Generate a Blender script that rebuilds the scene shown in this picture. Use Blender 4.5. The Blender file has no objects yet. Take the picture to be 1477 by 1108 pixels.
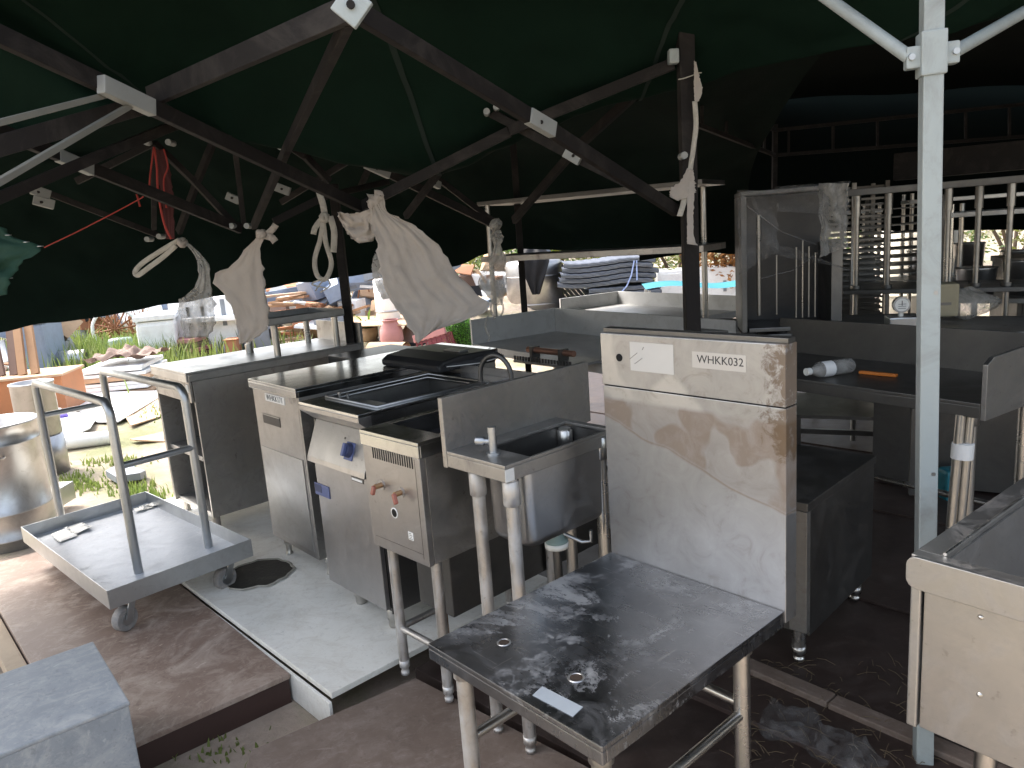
import bpy, bmesh, math, random
from mathutils import noise as mnoise
from mathutils import Vector, Matrix
R = math.radians
random.seed(7)
scene = bpy.context.scene
C = scene.collection

# ------------------------------------------------------------------ camera
F_PX, CX, CY, CAM_H = 1090.0, 738.5, 554.0, 1.45
_dn = Vector((0.0725, 1.0, 218 / F_PX)).normalized()            # "down" seen from the camera (x right, y down, z forward)
_fw = (Vector((0, 0, 1)) - _dn.z * _dn).normalized()
_rt = _dn.cross(_fw)
CAM = Vector((0, 0, CAM_H))
def cam2world(v): return Vector((_rt.dot(v), _fw.dot(v), -_dn.dot(v)))
cd = bpy.data.cameras.new('camera'); cam = bpy.data.objects.new('camera', cd); C.objects.link(cam)
cd.sensor_fit = 'HORIZONTAL'; cd.sensor_width = 36; cd.lens = 36 * F_PX / 1477
cd.clip_start = 0.02; cd.clip_end = 600
bx, by, bz = cam2world(Vector((1, 0, 0))), cam2world(Vector((0, -1, 0))), cam2world(Vector((0, 0, -1)))
cam.matrix_world = Matrix(((bx.x, by.x, bz.x, 0), (bx.y, by.y, bz.y, 0), (bx.z, by.z, bz.z, CAM_H), (0, 0, 0, 1)))
scene.camera = cam

# ------------------------------------------------------------------ light
SUN_ELEV, SUN_AZ = R(52), R(-60)        # azimuth clockwise from +Y (the sun stands ahead, a little left)
w = bpy.data.worlds.new('World'); scene.world = w; w.use_nodes = True
nt = w.node_tree; bg = nt.nodes['Background']
sk = nt.nodes.new('ShaderNodeTexSky'); sk.sky_type = 'NISHITA'; sk.sun_disc = False
sk.sun_elevation = SUN_ELEV; sk.sun_rotation = SUN_AZ; sk.air_density = 1.2; sk.dust_density = 6.0; sk.ozone_density = 1.0
hs = nt.nodes.new('ShaderNodeHueSaturation'); hs.inputs['Saturation'].default_value = .6
nt.links.new(sk.outputs[0], hs.inputs['Color']); nt.links.new(hs.outputs[0], bg.inputs[0]); bg.inputs[1].default_value = 0.15
sl = bpy.data.lights.new('sun', 'SUN'); sl.energy = 1.1; sl.angle = R(14); sl.color = (1, .97, .93)
so = bpy.data.objects.new('sun', sl); C.objects.link(so)
sd = Vector((math.sin(SUN_AZ) * math.cos(SUN_ELEV), math.cos(SUN_AZ) * math.cos(SUN_ELEV), math.sin(SUN_ELEV)))
so.rotation_euler = sd.to_track_quat('Z', 'Y').to_euler(); so.location = sd * 30
vs = scene.view_settings
vs.view_transform = 'Standard'; vs.look = 'None'; vs.gamma = 1; vs.use_curve_mapping = False; vs.exposure = 1.95
scene.cycles.max_bounces = 8; scene.cycles.transparent_max_bounces = 12
scene.cycles.use_denoising = True
try: scene.cycles.sample_clamp_indirect = 6.0
except Exception: pass

# ------------------------------------------------------------------ geometry helpers
def ray(px, py): return cam2world(Vector(((px - CX) / F_PX, (py - CY) / F_PX, 1)))
def PZ(px, py, z):
    r = ray(px, py); return CAM + r * ((z - CAM_H) / r.z)
def PD(px, py, y):
    r = ray(px, py); return CAM + r * (y / r.y)
def G(px, py): return PZ(px, py, GROUND)
GROUND = -0.11

class MB:
    def __init__(s): s.v = []; s.f = []; s.smooth = []
    def add(s, vs_, fs_, sm=False):
        n = len(s.v); s.v += [tuple(v) for v in vs_]; s.f += [tuple(i + n for i in f) for f in fs_]; s.smooth += [sm] * len(fs_)
        return s
    def box(s, x0, x1, y0, y1, z0, z1):
        v = [(x0, y0, z0), (x1, y0, z0), (x1, y1, z0), (x0, y1, z0), (x0, y0, z1), (x1, y0, z1), (x1, y1, z1), (x0, y1, z1)]
        return s.add(v, [(0, 3, 2, 1), (4, 5, 6, 7), (0, 1, 5, 4), (1, 2, 6, 5), (2, 3, 7, 6), (3, 0, 4, 7)])
    def hexa(s, bot, top):
        return s.add(list(bot) + list(top), [(0, 3, 2, 1), (4, 5, 6, 7), (0, 1, 5, 4), (1, 2, 6, 5), (2, 3, 7, 6), (3, 0, 4, 7)])
    def bar(s, p, q, w_, h_, up=(0, 0, 1)):
        p, q = Vector(p), Vector(q); d = (q - p).normalized(); up = Vector(up)
        if abs(d.dot(up)) > .98: up = Vector((1, 0, 0))
        a = d.cross(up).normalized() * (w_ / 2); b = a.cross(d).normalized() * (h_ / 2)
        return s.hexa([p - a - b, p + a - b, p + a + b, p - a + b], [q - a - b, q + a - b, q + a + b, q - a + b])
    def tube(s, pts, r, seg=14, cap=True, rs=None):
        pts = [Vector(p) for p in pts]; n = len(pts); vs_ = []; fs_ = []; prev = None
        for i, p in enumerate(pts):
            d = (pts[min(i + 1, n - 1)] - pts[max(i - 1, 0)]).normalized()
            if prev is None:
                a = d.orthogonal().normalized()
            else:
                a = (prev - d * prev.dot(d)); a = a.normalized() if a.length > 1e-6 else d.orthogonal().normalized()
            prev = a; b = d.cross(a); rr = rs[i] if rs else r
            for k in range(seg):
                t = 2 * math.pi * k / seg; vs_.append(p + (a * math.cos(t) + b * math.sin(t)) * rr)
        for i in range(n - 1):
            for k in range(seg):
                k2 = (k + 1) % seg; fs_.append((i * seg + k, i * seg + k2, (i + 1) * seg + k2, (i + 1) * seg + k))
        s.add(vs_, fs_, True)
        if cap:
            s.add(vs_[:seg], [tuple(range(seg - 1, -1, -1))]); s.add(vs_[-seg:], [tuple(range(seg))])
        return s
    def lathe(s, prof, seg=24, c=(0, 0, 0), axis=None):
        vs_ = []; fs_ = []; n = len(prof)
        for r, z in prof:
            for k in range(seg):
                t = 2 * math.pi * k / seg; vs_.append((c[0] + r * math.cos(t), c[1] + r * math.sin(t), c[2] + z))
        for i in range(n - 1):
            for k in range(seg):
                k2 = (k + 1) % seg; fs_.append((i * seg + k, i * seg + k2, (i + 1) * seg + k2, (i + 1) * seg + k))
        return s.add(vs_, fs_, True)
    def disc(s, c, nrm, r, seg=18, h=.002):
        c = Vector(c); nrm = Vector(nrm).normalized(); return s.tube([c, c + nrm * h], r, seg)
    def grid(s, fn, m, n, sm=True):
        vs_ = [fn(i / m, j / n) for i in range(m + 1) for j in range(n + 1)]
        fs_ = [(i * (n + 1) + j, i * (n + 1) + j + 1, (i + 1) * (n + 1) + j + 1, (i + 1) * (n + 1) + j) for i in range(m) for j in range(n)]
        return s.add(vs_, fs_, sm)
    def mesh(s, name, bevel=0, seg=2):
        me = bpy.data.meshes.new(name); me.from_pydata(s.v, [], s.f)
        me.polygons.foreach_set('use_smooth', s.smooth)
        if bevel:
            bm = bmesh.new(); bm.from_mesh(me)
            es = [e for e in bm.edges if len(e.link_faces) == 2 and e.calc_face_angle(0) > .7 and not (e.link_faces[0].smooth and e.link_faces[1].smooth)]
            bmesh.ops.bevel(bm, geom=es, offset=bevel, segments=seg, profile=.6, affect='EDGES', clamp_overlap=True)
            bm.to_mesh(me); bm.free()
        me.update(); return me
    def build(s, name, mat, parent=None, bevel=0, seg=2, label=None):
        o = bpy.data.objects.new(name, s.mesh(name, bevel, seg)); o.data.materials.append(mat); C.objects.link(o)
        if parent: o.parent = parent
        if label: o['label'] = label
        return o

def tag(o, label, cat, group=None):
    o['label'] = label; o['category'] = cat
    if group: o['group'] = group
    return o
def thing(name, label, cat, loc=(0, 0, 0), yaw=0, group=None):
    o = bpy.data.objects.new(name, None); C.objects.link(o); o.location = loc; o.rotation_euler = (0, 0, yaw); o.empty_display_size = .1
    return tag(o, label, cat, group)
def struct(o, kind='structure'): o['kind'] = kind; return o
class Fr:
    """local frame of a thing: origin on the ground, x along its front edge, y towards its back"""
    def __init__(s, px, py, ztop, yaw_deg, z0=0):
        p = PZ(px, py, ztop); s.o = Vector((p.x, p.y, z0)); s.yaw = R(yaw_deg)
        s.u = Vector((math.cos(s.yaw), math.sin(s.yaw), 0)); s.v = Vector((-s.u.y, s.u.x, 0))
    def loc(s, P): d = P - s.o; return Vector((d.dot(s.u), d.dot(s.v), d.z))
    def on(s, px, py, axis, val):
        r = ray(px, py); a = {'x': s.u, 'y': s.v, 'z': Vector((0, 0, 1))}[axis]
        t = (val - (CAM - s.o).dot(a)) / r.dot(a); return s.loc(CAM + r * t)
    def world(s, P): return s.o + s.u * P[0] + s.v * P[1] + Vector((0, 0, P[2]))
    def thing(s, name, label, cat, group=None): return thing(name, label, cat, s.o, s.yaw, group)

# ------------------------------------------------------------------ materials
def newmat(name):
    m = bpy.data.materials.new(name); m.use_nodes = True; t = m.node_tree; return m, t, t.nodes['Principled BSDF']
def N(t, typ, **kw):
    n = t.nodes.new(typ)
    for k, v in kw.items(): setattr(n, k, v)
    return n
def coords(t, scale=(1, 1, 1), obj=True, rnd=True):
    tc = N(t, 'ShaderNodeTexCoord'); mp = N(t, 'ShaderNodeMapping'); mp.inputs['Scale'].default_value = scale
    t.links.new(tc.outputs['Object' if obj else 'Generated'], mp.inputs[0])
    if rnd:
        oi = N(t, 'ShaderNodeObjectInfo'); ml = N(t, 'ShaderNodeMath', operation='MULTIPLY'); ml.inputs[1].default_value = 37
        t.links.new(oi.outputs['Random'], ml.inputs[0]); t.links.new(ml.outputs[0], mp.inputs['Location'])
    return mp.outputs[0]
def noise(t, co, scale, detail=4, rough=.6, dist=0):
    n = N(t, 'ShaderNodeTexNoise'); n.inputs['Scale'].default_value = scale; n.inputs['Detail'].default_value = detail
    n.inputs['Roughness'].default_value = rough; n.inputs['Distortion'].default_value = dist
    t.links.new(co, n.inputs['Vector']); return n.outputs['Fac']
def ramp(t, fac, stops):
    r = N(t, 'ShaderNodeValToRGB'); e = r.color_ramp.elements
    while len(e) < len(stops): e.new(.5)
    for i, (p, c) in enumerate(stops):
        e[i].position = p; e[i].color = (c, c, c, 1) if isinstance(c, (int, float)) else (*c, 1)
    t.links.new(fac, r.inputs[0]); return r.outputs[0]
def mix(t, fac, a, b, typ='MIX'):
    m = N(t, 'ShaderNodeMix', data_type='RGBA', blend_type=typ)
    for sock, v in ((m.inputs[0], fac), (m.inputs[6], a), (m.inputs[7], b)):
        if isinstance(v, (int, float)): sock.default_value = v
        elif isinstance(v, tuple): sock.default_value = (*v, 1)
        else: t.links.new(v, sock)
    return m.outputs[2]
def math_(t, op, a, b=0):
    m = N(t, 'ShaderNodeMath', operation=op)
    for i, v in enumerate((a, b)):
        if isinstance(v, (int, float)): m.inputs[i].default_value = v
        else: t.links.new(v, m.inputs[i])
    return m.outputs[0]
def bump(t, bs, h, strength=.2, dist=.01):
    b = N(t, 'ShaderNodeBump'); b.inputs['Strength'].default_value = strength; b.inputs['Distance'].default_value = dist
    t.links.new(h, b.inputs['Height']); t.links.new(b.outputs[0], bs.inputs['Normal'])

def steel(name, c1=(.52, .525, .53), c2=(.38, .38, .378), r0=.22, r1=.42, grime=.35, gcol=(.20, .17, .14), brush=(2, 2, 60), met=1.0, dust=0.0, bmp=.12, streak=True):
    m, t, b = newmat(name)
    co = coords(t); cb = coords(t, brush)
    n1 = noise(t, co, 2.3, 5, .65, .4); n2 = noise(t, cb, 5, 3, .6); n3 = noise(t, co, 9, 6, .7, 1.2); n4 = noise(t, co, 45, 3, .6)
    base = mix(t, ramp(t, n1, [(.35, 0), (.68, 1)]), c1, c2)
    g = math_(t, 'MULTIPLY', ramp(t, n3, [(.5, 0), (.72, 1)]), grime)
    base = mix(t, g, base, gcol)
    spk = math_(t, 'MULTIPLY', ramp(t, n4, [(.66, 0), (.74, 1)]), grime * .8)
    base = mix(t, spk, base, (.1, .08, .065))
    rgh = math_(t, 'ADD', ramp(t, n1, [(.3, r0), (.7, r1)]), math_(t, 'MULTIPLY', n2, .1))
    metal = math_(t, 'SUBTRACT', met, math_(t, 'MULTIPLY', g, .9))
    if dust:
        nd = noise(t, co, 4, 7, .75, 1.0); ns = noise(t, coords(t, (3, 22, 3)), 3, 4, .7, 2.0) if streak else noise(t, coords(t, (2, 3, 2)), 16, 9, .85, 1.2)
        d = math_(t, 'MULTIPLY', ramp(t, math_(t, 'MULTIPLY', nd, math_(t, 'ADD', ns, .5)), [(.45, 0), (.72, 1)] if streak else [(.54, 0), (.66, .42)]), dust)
        base = mix(t, d, base, (.42, .42, .41))
        for sc_, rot_ in (((5, 90, 5), .5), ((80, 4, 5), -.3)):
            cs_ = coords(t, sc_); cs_.node.inputs['Rotation'].default_value = (0, 0, rot_); sn = noise(t, cs_, 1.6, 3, .6); base = mix(t, math_(t, 'MULTIPLY', ramp(t, sn, [(.66, 0), (.70, 1)]), .5 * dust), base, (.55, .55, .54)); metal = math_(t, 'SUBTRACT', metal, math_(t, 'MULTIPLY', d, .8))
        rgh = math_(t, 'ADD', rgh, math_(t, 'MULTIPLY', d, .3))
    t.links.new(base, b.inputs['Base Color']); t.links.new(rgh, b.inputs['Roughness']); t.links.new(metal, b.inputs['Metallic'])
    bump(t, b, math_(t, 'ADD', math_(t, 'MULTIPLY', n2, .3), math_(t, 'MULTIPLY', n1, 2.0)), bmp, .004)
    return m
def plain(name, col, rough=.6, met=0, var=.25, scale=6, dirt=0, dcol=(.2, .15, .1), trans=0, bmp=0, alpha=1):
    m, t, b = newmat(name); co = coords(t)
    n1 = noise(t, co, scale, 5, .65, .5)
    lo = tuple(x * (1 - var) for x in col); hi = tuple(min(1, x * (1 + var)) for x in col)
    base = mix(t, n1, lo, hi)
    if dirt:
        n2 = noise(t, co, scale * .7, 7, .75, 1.5); base = mix(t, math_(t, 'MULTIPLY', ramp(t, n2, [(.48, 0), (.7, 1)]), dirt), base, dcol)
    t.links.new(base, b.inputs['Base Color']); b.inputs['Roughness'].default_value = rough; b.inputs['Metallic'].default_value = met
    if bmp: bump(t, b, noise(t, co, scale * 5, 5, .6), bmp, .01)
    out = t.nodes['Material Output']
    if trans:
        tr = N(t, 'ShaderNodeBsdfTranslucent'); t.links.new(base, tr.inputs[0]); ms = N(t, 'ShaderNodeMixShader'); ms.inputs[0].default_value = trans
        t.links.new(b.outputs[0], ms.inputs[1]); t.links.new(tr.outputs[0], ms.inputs[2]); t.links.new(ms.outputs[0], out.inputs[0])
    if alpha < 1:
        src = out.inputs[0].links[0].from_socket
        tp = N(t, 'ShaderNodeBsdfTransparent'); ms = N(t, 'ShaderNodeMixShader')
        a = ramp(t, noise(t, co, 14, 5, .7, 1.0), [(.3, max(0, alpha - .25)), (.7, min(1, alpha + .25))])
        t.links.new(a, ms.inputs[0]); t.links.new(tp.outputs[0], ms.inputs[1]); t.links.new(src, ms.inputs[2]); t.links.new(ms.outputs[0], out.inputs[0])
    return m

def nospec(m, v=.08): m.node_tree.nodes['Principled BSDF'].inputs['Specular IOR Level'].default_value = v; return m
def boardmat(name, base1, base2, dustcol, dust, rough=.55, scale=2.2):
    m, t, b = newmat(name); co = coords(t)
    n1 = noise(t, co, scale, 6, .7, .6); n2 = noise(t, coords(t, (1, 1.6, 1)), scale * 2.2, 8, .75, 1.4); n3 = noise(t, co, 55, 3, .6)
    n4 = noise(t, coords(t, (2.2, 9, 1)), 2.6, 5, .65, 3.0)
    c = mix(t, ramp(t, n1, [(.35, 0), (.65, 1)]), base1, base2)
    d = math_(t, 'MULTIPLY', ramp(t, n2, [(.48, 0), (.68, 1)]), dust)
    c = mix(t, d, c, dustcol)
    scr = math_(t, 'MULTIPLY', ramp(t, n4, [(.63, 0), (.67, .8)]), dust * .7)
    c = mix(t, scr, c, tuple(min(1, x * 1.35) for x in dustcol))
    n5 = noise(t, co, scale * 9, 8, .8, .8); c = mix(t, math_(t, 'MULTIPLY', ramp(t, n5, [(.5, 0), (.68, 1)]), .55 * dust + .15), c, dustcol)
    n6 = noise(t, co, scale * 5, 8, .8, 1.8); c = mix(t, math_(t, 'MULTIPLY', ramp(t, n6, [(.56, 0), (.7, 1)]), .5), c, tuple(x * .55 for x in base1))
    c = mix(t, math_(t, 'MULTIPLY', ramp(t, n3, [(.62, 0), (.7, 1)]), .35), c, tuple(x * .6 for x in base1))
    t.links.new(c, b.inputs['Base Color'])
    t.links.new(math_(t, 'ADD', math_(t, 'MULTIPLY', d, .35), rough), b.inputs['Roughness'])
    bump(t, b, n2, .15, .004)
    return m

M = {}
M['steel'] = steel('brushed steel')
M['steel_front'] = steel('satin steel front', (.46, .455, .455), (.36, .352, .35), .26, .42, .35)
M['steel_dirty'] = steel('stained steel', (.46, .45, .435), (.32, .31, .295), .3, .5, .65, (.13, .10, .075))
M['steel_dark'] = steel('dull dark and shaded steel', (.19, .187, .18), (.13, .127, .122), .3, .5, .4, (.08, .07, .06))  # dull dark parts, and steel darkened to paint in the right tent's shade
M['steel_top'] = steel('polished worn top', (.60, .61, .615), (.50, .51, .515), .06, .16, .12, (.16, .15, .14), (12, 2, 2), bmp=.04)
M['steel_scuffed'] = steel('scuffed steel plate', (.30, .31, .325), (.20, .205, .22), .14, .30, .3, (.12, .11, .10), (2, 20, 2), dust=.85, bmp=.05, streak=False)
M['steel_yard_lit'] = steel('yard lit steel', (.56, .56, .55), (.46, .46, .45), .34, .5, .3, met=.2)  # paler and less metallic, painting in the reflection of the bright yard
M['chrome'] = steel('tube steel', (.62, .61, .58), (.5, .48, .45), .16, .34, .3, (.2, .17, .13), (1, 1, 8))
M['tube_dull'] = steel('scuffed tube', (.57, .55, .525), (.44, .415, .39), .28, .5, .6, (.22, .17, .12), (1, 1, 8), dust=.6)
M['tube_dim'] = steel('dim tube', (.36, .355, .34), (.26, .255, .24), .2, .4, .4)
M['galv'] = steel('galvanised tube', (.50, .52, .53), (.40, .41, .42), .26, .42, .3, (.2, .19, .18), (1, 1, 8))
M['black_metal'] = plain('black enamel', (.022, .022, .024), .35, 0, .3, 8, .3, (.06, .055, .05))
M['black'] = plain('matt black', (.012, .012, .012), .7)
M['hole'] = plain('dark opening', (.004, .004, .004), .9)
M['blue_plastic'] = plain('blue grey plastic', (.085, .11, .24), .45)
M['navy_plastic'] = plain('dark blue plastic', (.03, .04, .10), .5)
M['white_paint'] = plain('white paint', (.33, .37, .37), .4, 0, .08, 7, .55, (.19, .19, .175))
M['grey_paint'] = boardmat('grey enamel', (.20, .225, .25), (.26, .285, .31), (.46, .46, .45), .55, .38, 3)
M['cart_tray'] = boardmat('grey cart bed', (.40, .43, .47), (.50, .53, .57), (.66, .67, .68), .55, .35, 3)
M['bronze'] = plain('dark bronze tube', (.014, .012, .0115), .7, 0, .25, 5, .3, (.09, .08, .07))
M['grey_plate'] = plain('pale bracket', (.27, .28, .27), .5, 0, .15, 8, .4, (.25, .25, .22))
M['pale_strut'] = plain('pale strut', (.20, .195, .17), .45, .2)
M['ply_brown'] = boardmat('film faced plywood', (.18, .12, .090), (.26, .185, .145), (.50, .415, .345), .75, .5, 1.3)
M['ply_edge'] = plain('dark plywood edge', (.045, .022, .017), .6)
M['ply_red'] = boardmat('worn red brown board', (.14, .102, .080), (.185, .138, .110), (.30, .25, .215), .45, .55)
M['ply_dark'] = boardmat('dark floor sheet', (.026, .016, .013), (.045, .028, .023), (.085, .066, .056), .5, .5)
M['board_white'] = boardmat('white panel', (.76, .745, .68), (.82, .805, .75), (.52, .47, .39), .42, .4)
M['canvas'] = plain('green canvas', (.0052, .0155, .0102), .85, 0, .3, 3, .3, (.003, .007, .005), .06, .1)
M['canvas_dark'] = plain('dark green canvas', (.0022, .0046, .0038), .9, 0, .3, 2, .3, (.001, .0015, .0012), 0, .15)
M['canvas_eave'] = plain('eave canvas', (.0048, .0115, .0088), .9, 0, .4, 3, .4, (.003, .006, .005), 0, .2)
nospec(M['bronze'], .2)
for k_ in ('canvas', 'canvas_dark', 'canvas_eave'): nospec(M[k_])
M['canvas_lit'] = plain('sky lit green canvas', (.010, .05, .032), .8, 0, .2, 4, .3, (.02, .05, .035), .2, .1)  # lighter copy of the canvas with sky light put into its colour
M['cloth'] = plain('dirty white cloth', (.64, .59, .54), .85, 0, .08, 5, .4, (.5, .44, .38), .5, .3)
M['film'] = plain('clear plastic film', (.50, .49, .46), .22, 0, .1, 8, 0, (1, 1, 1), .3, .25, .52)
M['film_thin'] = plain('thin clear film', (.30, .30, .30), .3, 0, .2, 8, 0, (1, 1, 1), .2, .3, .2)
M['webbing'] = plain('white webbing', (.55, .52, .46), .9, 0, .15, 40, .3, (.3, .27, .2), .2, .4)
M['red_cord'] = plain('red cord', (.30, .03, .02), .7)
M['paper'] = plain('paper label', (.78, .78, .76), .6, 0, .05, 6)
M['ink'] = plain('black ink', (.03, .03, .032), .6)
M['brass'] = plain('brass fitting', (.42, .26, .14), .4, .8, .3, 20, .5, (.2, .08, .04))
M['copper_tip'] = plain('worn red plastic', (.30, .10, .07), .5, 0, .3, 20, .4, (.4, .3, .25))
M['green_plastic'] = plain('grey green plastic', (.22, .30, .28), .5)
M['pvc'] = plain('off white plastic', (.7, .7, .66), .5)
M['rubber'] = plain('grey rubber tyre', (.22, .21, .20), .8, 0, .3, 20, .6, (.42, .38, .33))
M['straw'] = plain('dry straw', (.16, .12, .07), .9, 0, .3)

def panelmat():
    """bare steel with a dried brown run of grease across it and rust along one edge (object coordinates in metres)"""
    m, t, b = newmat('greasy steel panel'); co = coords(t, rnd=False)
    sx = N(t, 'ShaderNodeSeparateXYZ'); t.links.new(co, sx.inputs[0]); X, Z = sx.outputs['X'], sx.outputs['Z']
    n1 = noise(t, co, 3, 5, .6, .6); n2 = noise(t, co, 11, 6, .7, 1.6); n3 = noise(t, co, 30, 5, .7, .5); n5 = noise(t, co, 6.5, 2, .4, .3)
    base = mix(t, ramp(t, math_(t, 'ADD', math_(t, 'MULTIPLY', n1, .6), math_(t, 'MULTIPLY', n2, .4)), [(.38, 0), (.66, 1)]), (.40, .40, .402), (.285, .283, .282))
    # band of grease: lower edge falls towards the right
    low = math_(t, 'SUBTRACT', .965, math_(t, 'MULTIPLY', X, .30))
    zz = math_(t, 'ADD', Z, math_(t, 'MULTIPLY', math_(t, 'SUBTRACT', n5, .5), .05))
    above = ramp(t, math_(t, 'ADD', math_(t, 'MULTIPLY', math_(t, 'SUBTRACT', zz, low), 60), .5), [(0, 0), (1, 1)])
    edge = ramp(t, math_(t, 'ABSOLUTE', math_(t, 'MULTIPLY', math_(t, 'SUBTRACT', zz, low), 60)), [(0, 1), (.35, 0)])
    below_seam = ramp(t, math_(t, 'ADD', math_(t, 'MULTIPLY', math_(t, 'SUBTRACT', 1.018, Z), 80), .5), [(0, 0), (1, 1)])
    blot = ramp(t, n5, [(.53, 1), (.56, .05)])
    g = math_(t, 'MULTIPLY', math_(t, 'MULTIPLY', above, below_seam), math_(t, 'ADD', math_(t, 'MULTIPLY', blot, .55), .22))
    g = math_(t, 'MAXIMUM', g, math_(t, 'MULTIPLY', math_(t, 'MULTIPLY', edge, below_seam), .8))
    base = mix(t, math_(t, 'MULTIPLY', g, ramp(t, n2, [(.3, .7), (.55, 1)])), base, (.17, .118, .078))
    # pale washed patches on the top band
    patch = math_(t, 'MULTIPLY', ramp(t, noise(t, co, 5, 2, .4), [(.52, 0), (.57, 1)]), math_(t, 'SUBTRACT', 1, below_seam))
    base = mix(t, math_(t, 'MULTIPLY', patch, .5), base, (.56, .555, .54))
    right = ramp(t, X, [(.40, 0), (.535, 1)]); up = ramp(t, Z, [(.80, 0), (.98, 1)])
    ru = math_(t, 'MULTIPLY', math_(t, 'MULTIPLY', right, up), 1.0)
    ru = ramp(t, math_(t, 'ADD', math_(t, 'MULTIPLY', ru, .42), math_(t, 'MULTIPLY', n3, .75)), [(.66, 0), (.76, 1)])
    base = mix(t, math_(t, 'MULTIPLY', ru, .85), base, (.10, .06, .028))
    base = mix(t, math_(t, 'MULTIPLY', ramp(t, n2, [(.56, 0), (.72, 1)]), .4), base, (.22, .19, .16))
    t.links.new(base, b.inputs['Base Color'])
    met = math_(t, 'SUBTRACT', .78, math_(t, 'MULTIPLY', math_(t, 'MAXIMUM', g, ru), .75))
    t.links.new(met, b.inputs['Metallic']); t.links.new(ramp(t, n1, [(.3, .30), (.7, .46)]), b.inputs['Roughness'])
    bump(t, b, math_(t, 'ADD', n1, math_(t, 'MULTIPLY', n3, .12)), .12, .01)
    return m
M['panel'] = panelmat()

def groundmat():
    m, t, b = newmat('sand and grass ground'); co = coords(t, rnd=False)
    n1 = noise(t, co, .5, 6, .65, .5); n2 = noise(t, co, 2.5, 8, .75, .8); n3 = noise(t, co, 30, 5, .7)
    c = mix(t, ramp(t, n2, [(.35, 0), (.65, 1)]), (.32, .255, .20), (.41, .335, .27))
    c = mix(t, math_(t, 'MULTIPLY', ramp(t, n3, [(.45, 0), (.7, 1)]), .45), c, (.23, .185, .145))
    gm = ramp(t, math_(t, 'ADD', math_(t, 'MULTIPLY', n1, .6), math_(t, 'MULTIPLY', n2, .4)), [(.47, 0), (.60, 1)])
    c = mix(t, math_(t, 'MULTIPLY', gm, .75), c, (.10, .13, .035))
    t.links.new(c, b.inputs['Base Color']); b.inputs['Roughness'].default_value = .95
    bump(t, b, math_(t, 'ADD', n2, math_(t, 'MULTIPLY', n3, .4)), .6, .03)
    return m
M['ground'] = groundmat()

# ------------------------------------------------------------------ setting: ground, floor sheets
def gz(x, y):
    d = math.hypot(x, y)
    return GROUND + .02 * math.sin(x * 1.7 + y) * math.sin(y * 1.3) * min(1, max(0, d - 4) / 3)
gm = MB()
xs = [-300, -120, -60, -36, -24] + [i * .6 - 18 for i in range(61)] + [24, 36, 60, 120, 300]
ys = [-300, -100, -40, -20, -12, -8, -5] + [i * .6 - 3 for i in range(60)] + [38, 50, 80, 140, 300]
gv = [(x, y, gz(x, y)) for x in xs for y in ys]; ny = len(ys)
gm.add(gv, [(i * ny + j, (i + 1) * ny + j, (i + 1) * ny + j + 1, i * ny + j + 1) for i in range(len(xs) - 1) for j in range(ny - 1)], True)
struct(gm.build('ground', M['ground']))

def slab(name, pts, z1, th, mat, label, cat='board', bevel=.003, group=None):
    """a board lying on the ground, its outline given by top corner points"""
    n = len(pts); o = Vector((sum(p[0] for p in pts) / n, sum(p[1] for p in pts) / n, z1 - th)); mb = MB()
    top = [(p[0] - o.x, p[1] - o.y, th) for p in pts]; bot = [(a, b, 0) for a, b, _ in top]
    mb.add(bot + top, [tuple(range(n - 1, -1, -1)), tuple(range(n, 2 * n))] + [(i, (i + 1) % n, n + (i + 1) % n, n + i) for i in range(n)])
    ob = mb.build(name, mat, None, bevel); ob.location = o
    return tag(ob, label, cat, group)
def quad(a, b, c):  # parallelogram from a corner and its two neighbours, ccw
    a, b, c = Vector(a), Vector(b), Vector(c); return [a, b, b + c - a, c]
def ip(px, py, z): p = PZ(px, py, z); return (p.x, p.y, z)

# brown plywood form on the left: top sheet on dark edge
A, B, Bk = Vector(ip(195, 1072, 0)), Vector(ip(418, 972, 0)), Vector(ip(266, 848, 0))
v_ = (Bk - B).normalized(); u_ = (B - A).normalized()
pl = thing('plywood_platform', 'low brown plywood platform with pale scuffs under the grey platform cart', 'platform', (A.x, A.y, GROUND), math.atan2(u_.y, u_.x))
wd = (B - A).length
def plocal(p): d = Vector(p) - A; return (d.dot(u_), d.dot(Vector((-u_.y, u_.x, 0))))
fx = plocal(Bk)[0] - plocal(B)[0]; fy = plocal(Bk)[1]
Lb = 2.1
def pq(a, b, z): return (a + fx * b / fy, b, z)
h = -GROUND
mb = MB().hexa([pq(-.13, -.0, .092), pq(wd, 0, .092), pq(wd, Lb, .092), pq(-.13, Lb, .092)], [pq(-.13, 0, h), pq(wd, 0, h), pq(wd, Lb, h), pq(-.13, Lb, h)])
mb.build('top_sheet', M['ply_brown'], pl, .002)
mb = MB().hexa([pq(-.13, .004, 0), pq(wd - .004, .004, 0), pq(wd - .004, Lb, 0), pq(-.13, Lb, 0)], [pq(-.13, .004, .09), pq(wd - .004, .004, .09), pq(wd - .004, Lb, .09), pq(-.13, Lb, .09)])
mb.build('edge_board', M['ply_edge'], pl, .002)
# pale batten along its left edge
mb = MB().hexa([pq(-.20, .6, .02), pq(-.134, .6, .02), pq(-.134, 1.9, .02), pq(-.20, 1.9, .02)], [pq(-.20, .6, .085), pq(-.134, .6, .085), pq(-.134, 1.9, .085), pq(-.20, 1.9, .085)])
mb.build('side_batten', plain('bare batten', (.45, .36, .26), .8, 0, .15, 5, .3), pl, .003)

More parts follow.
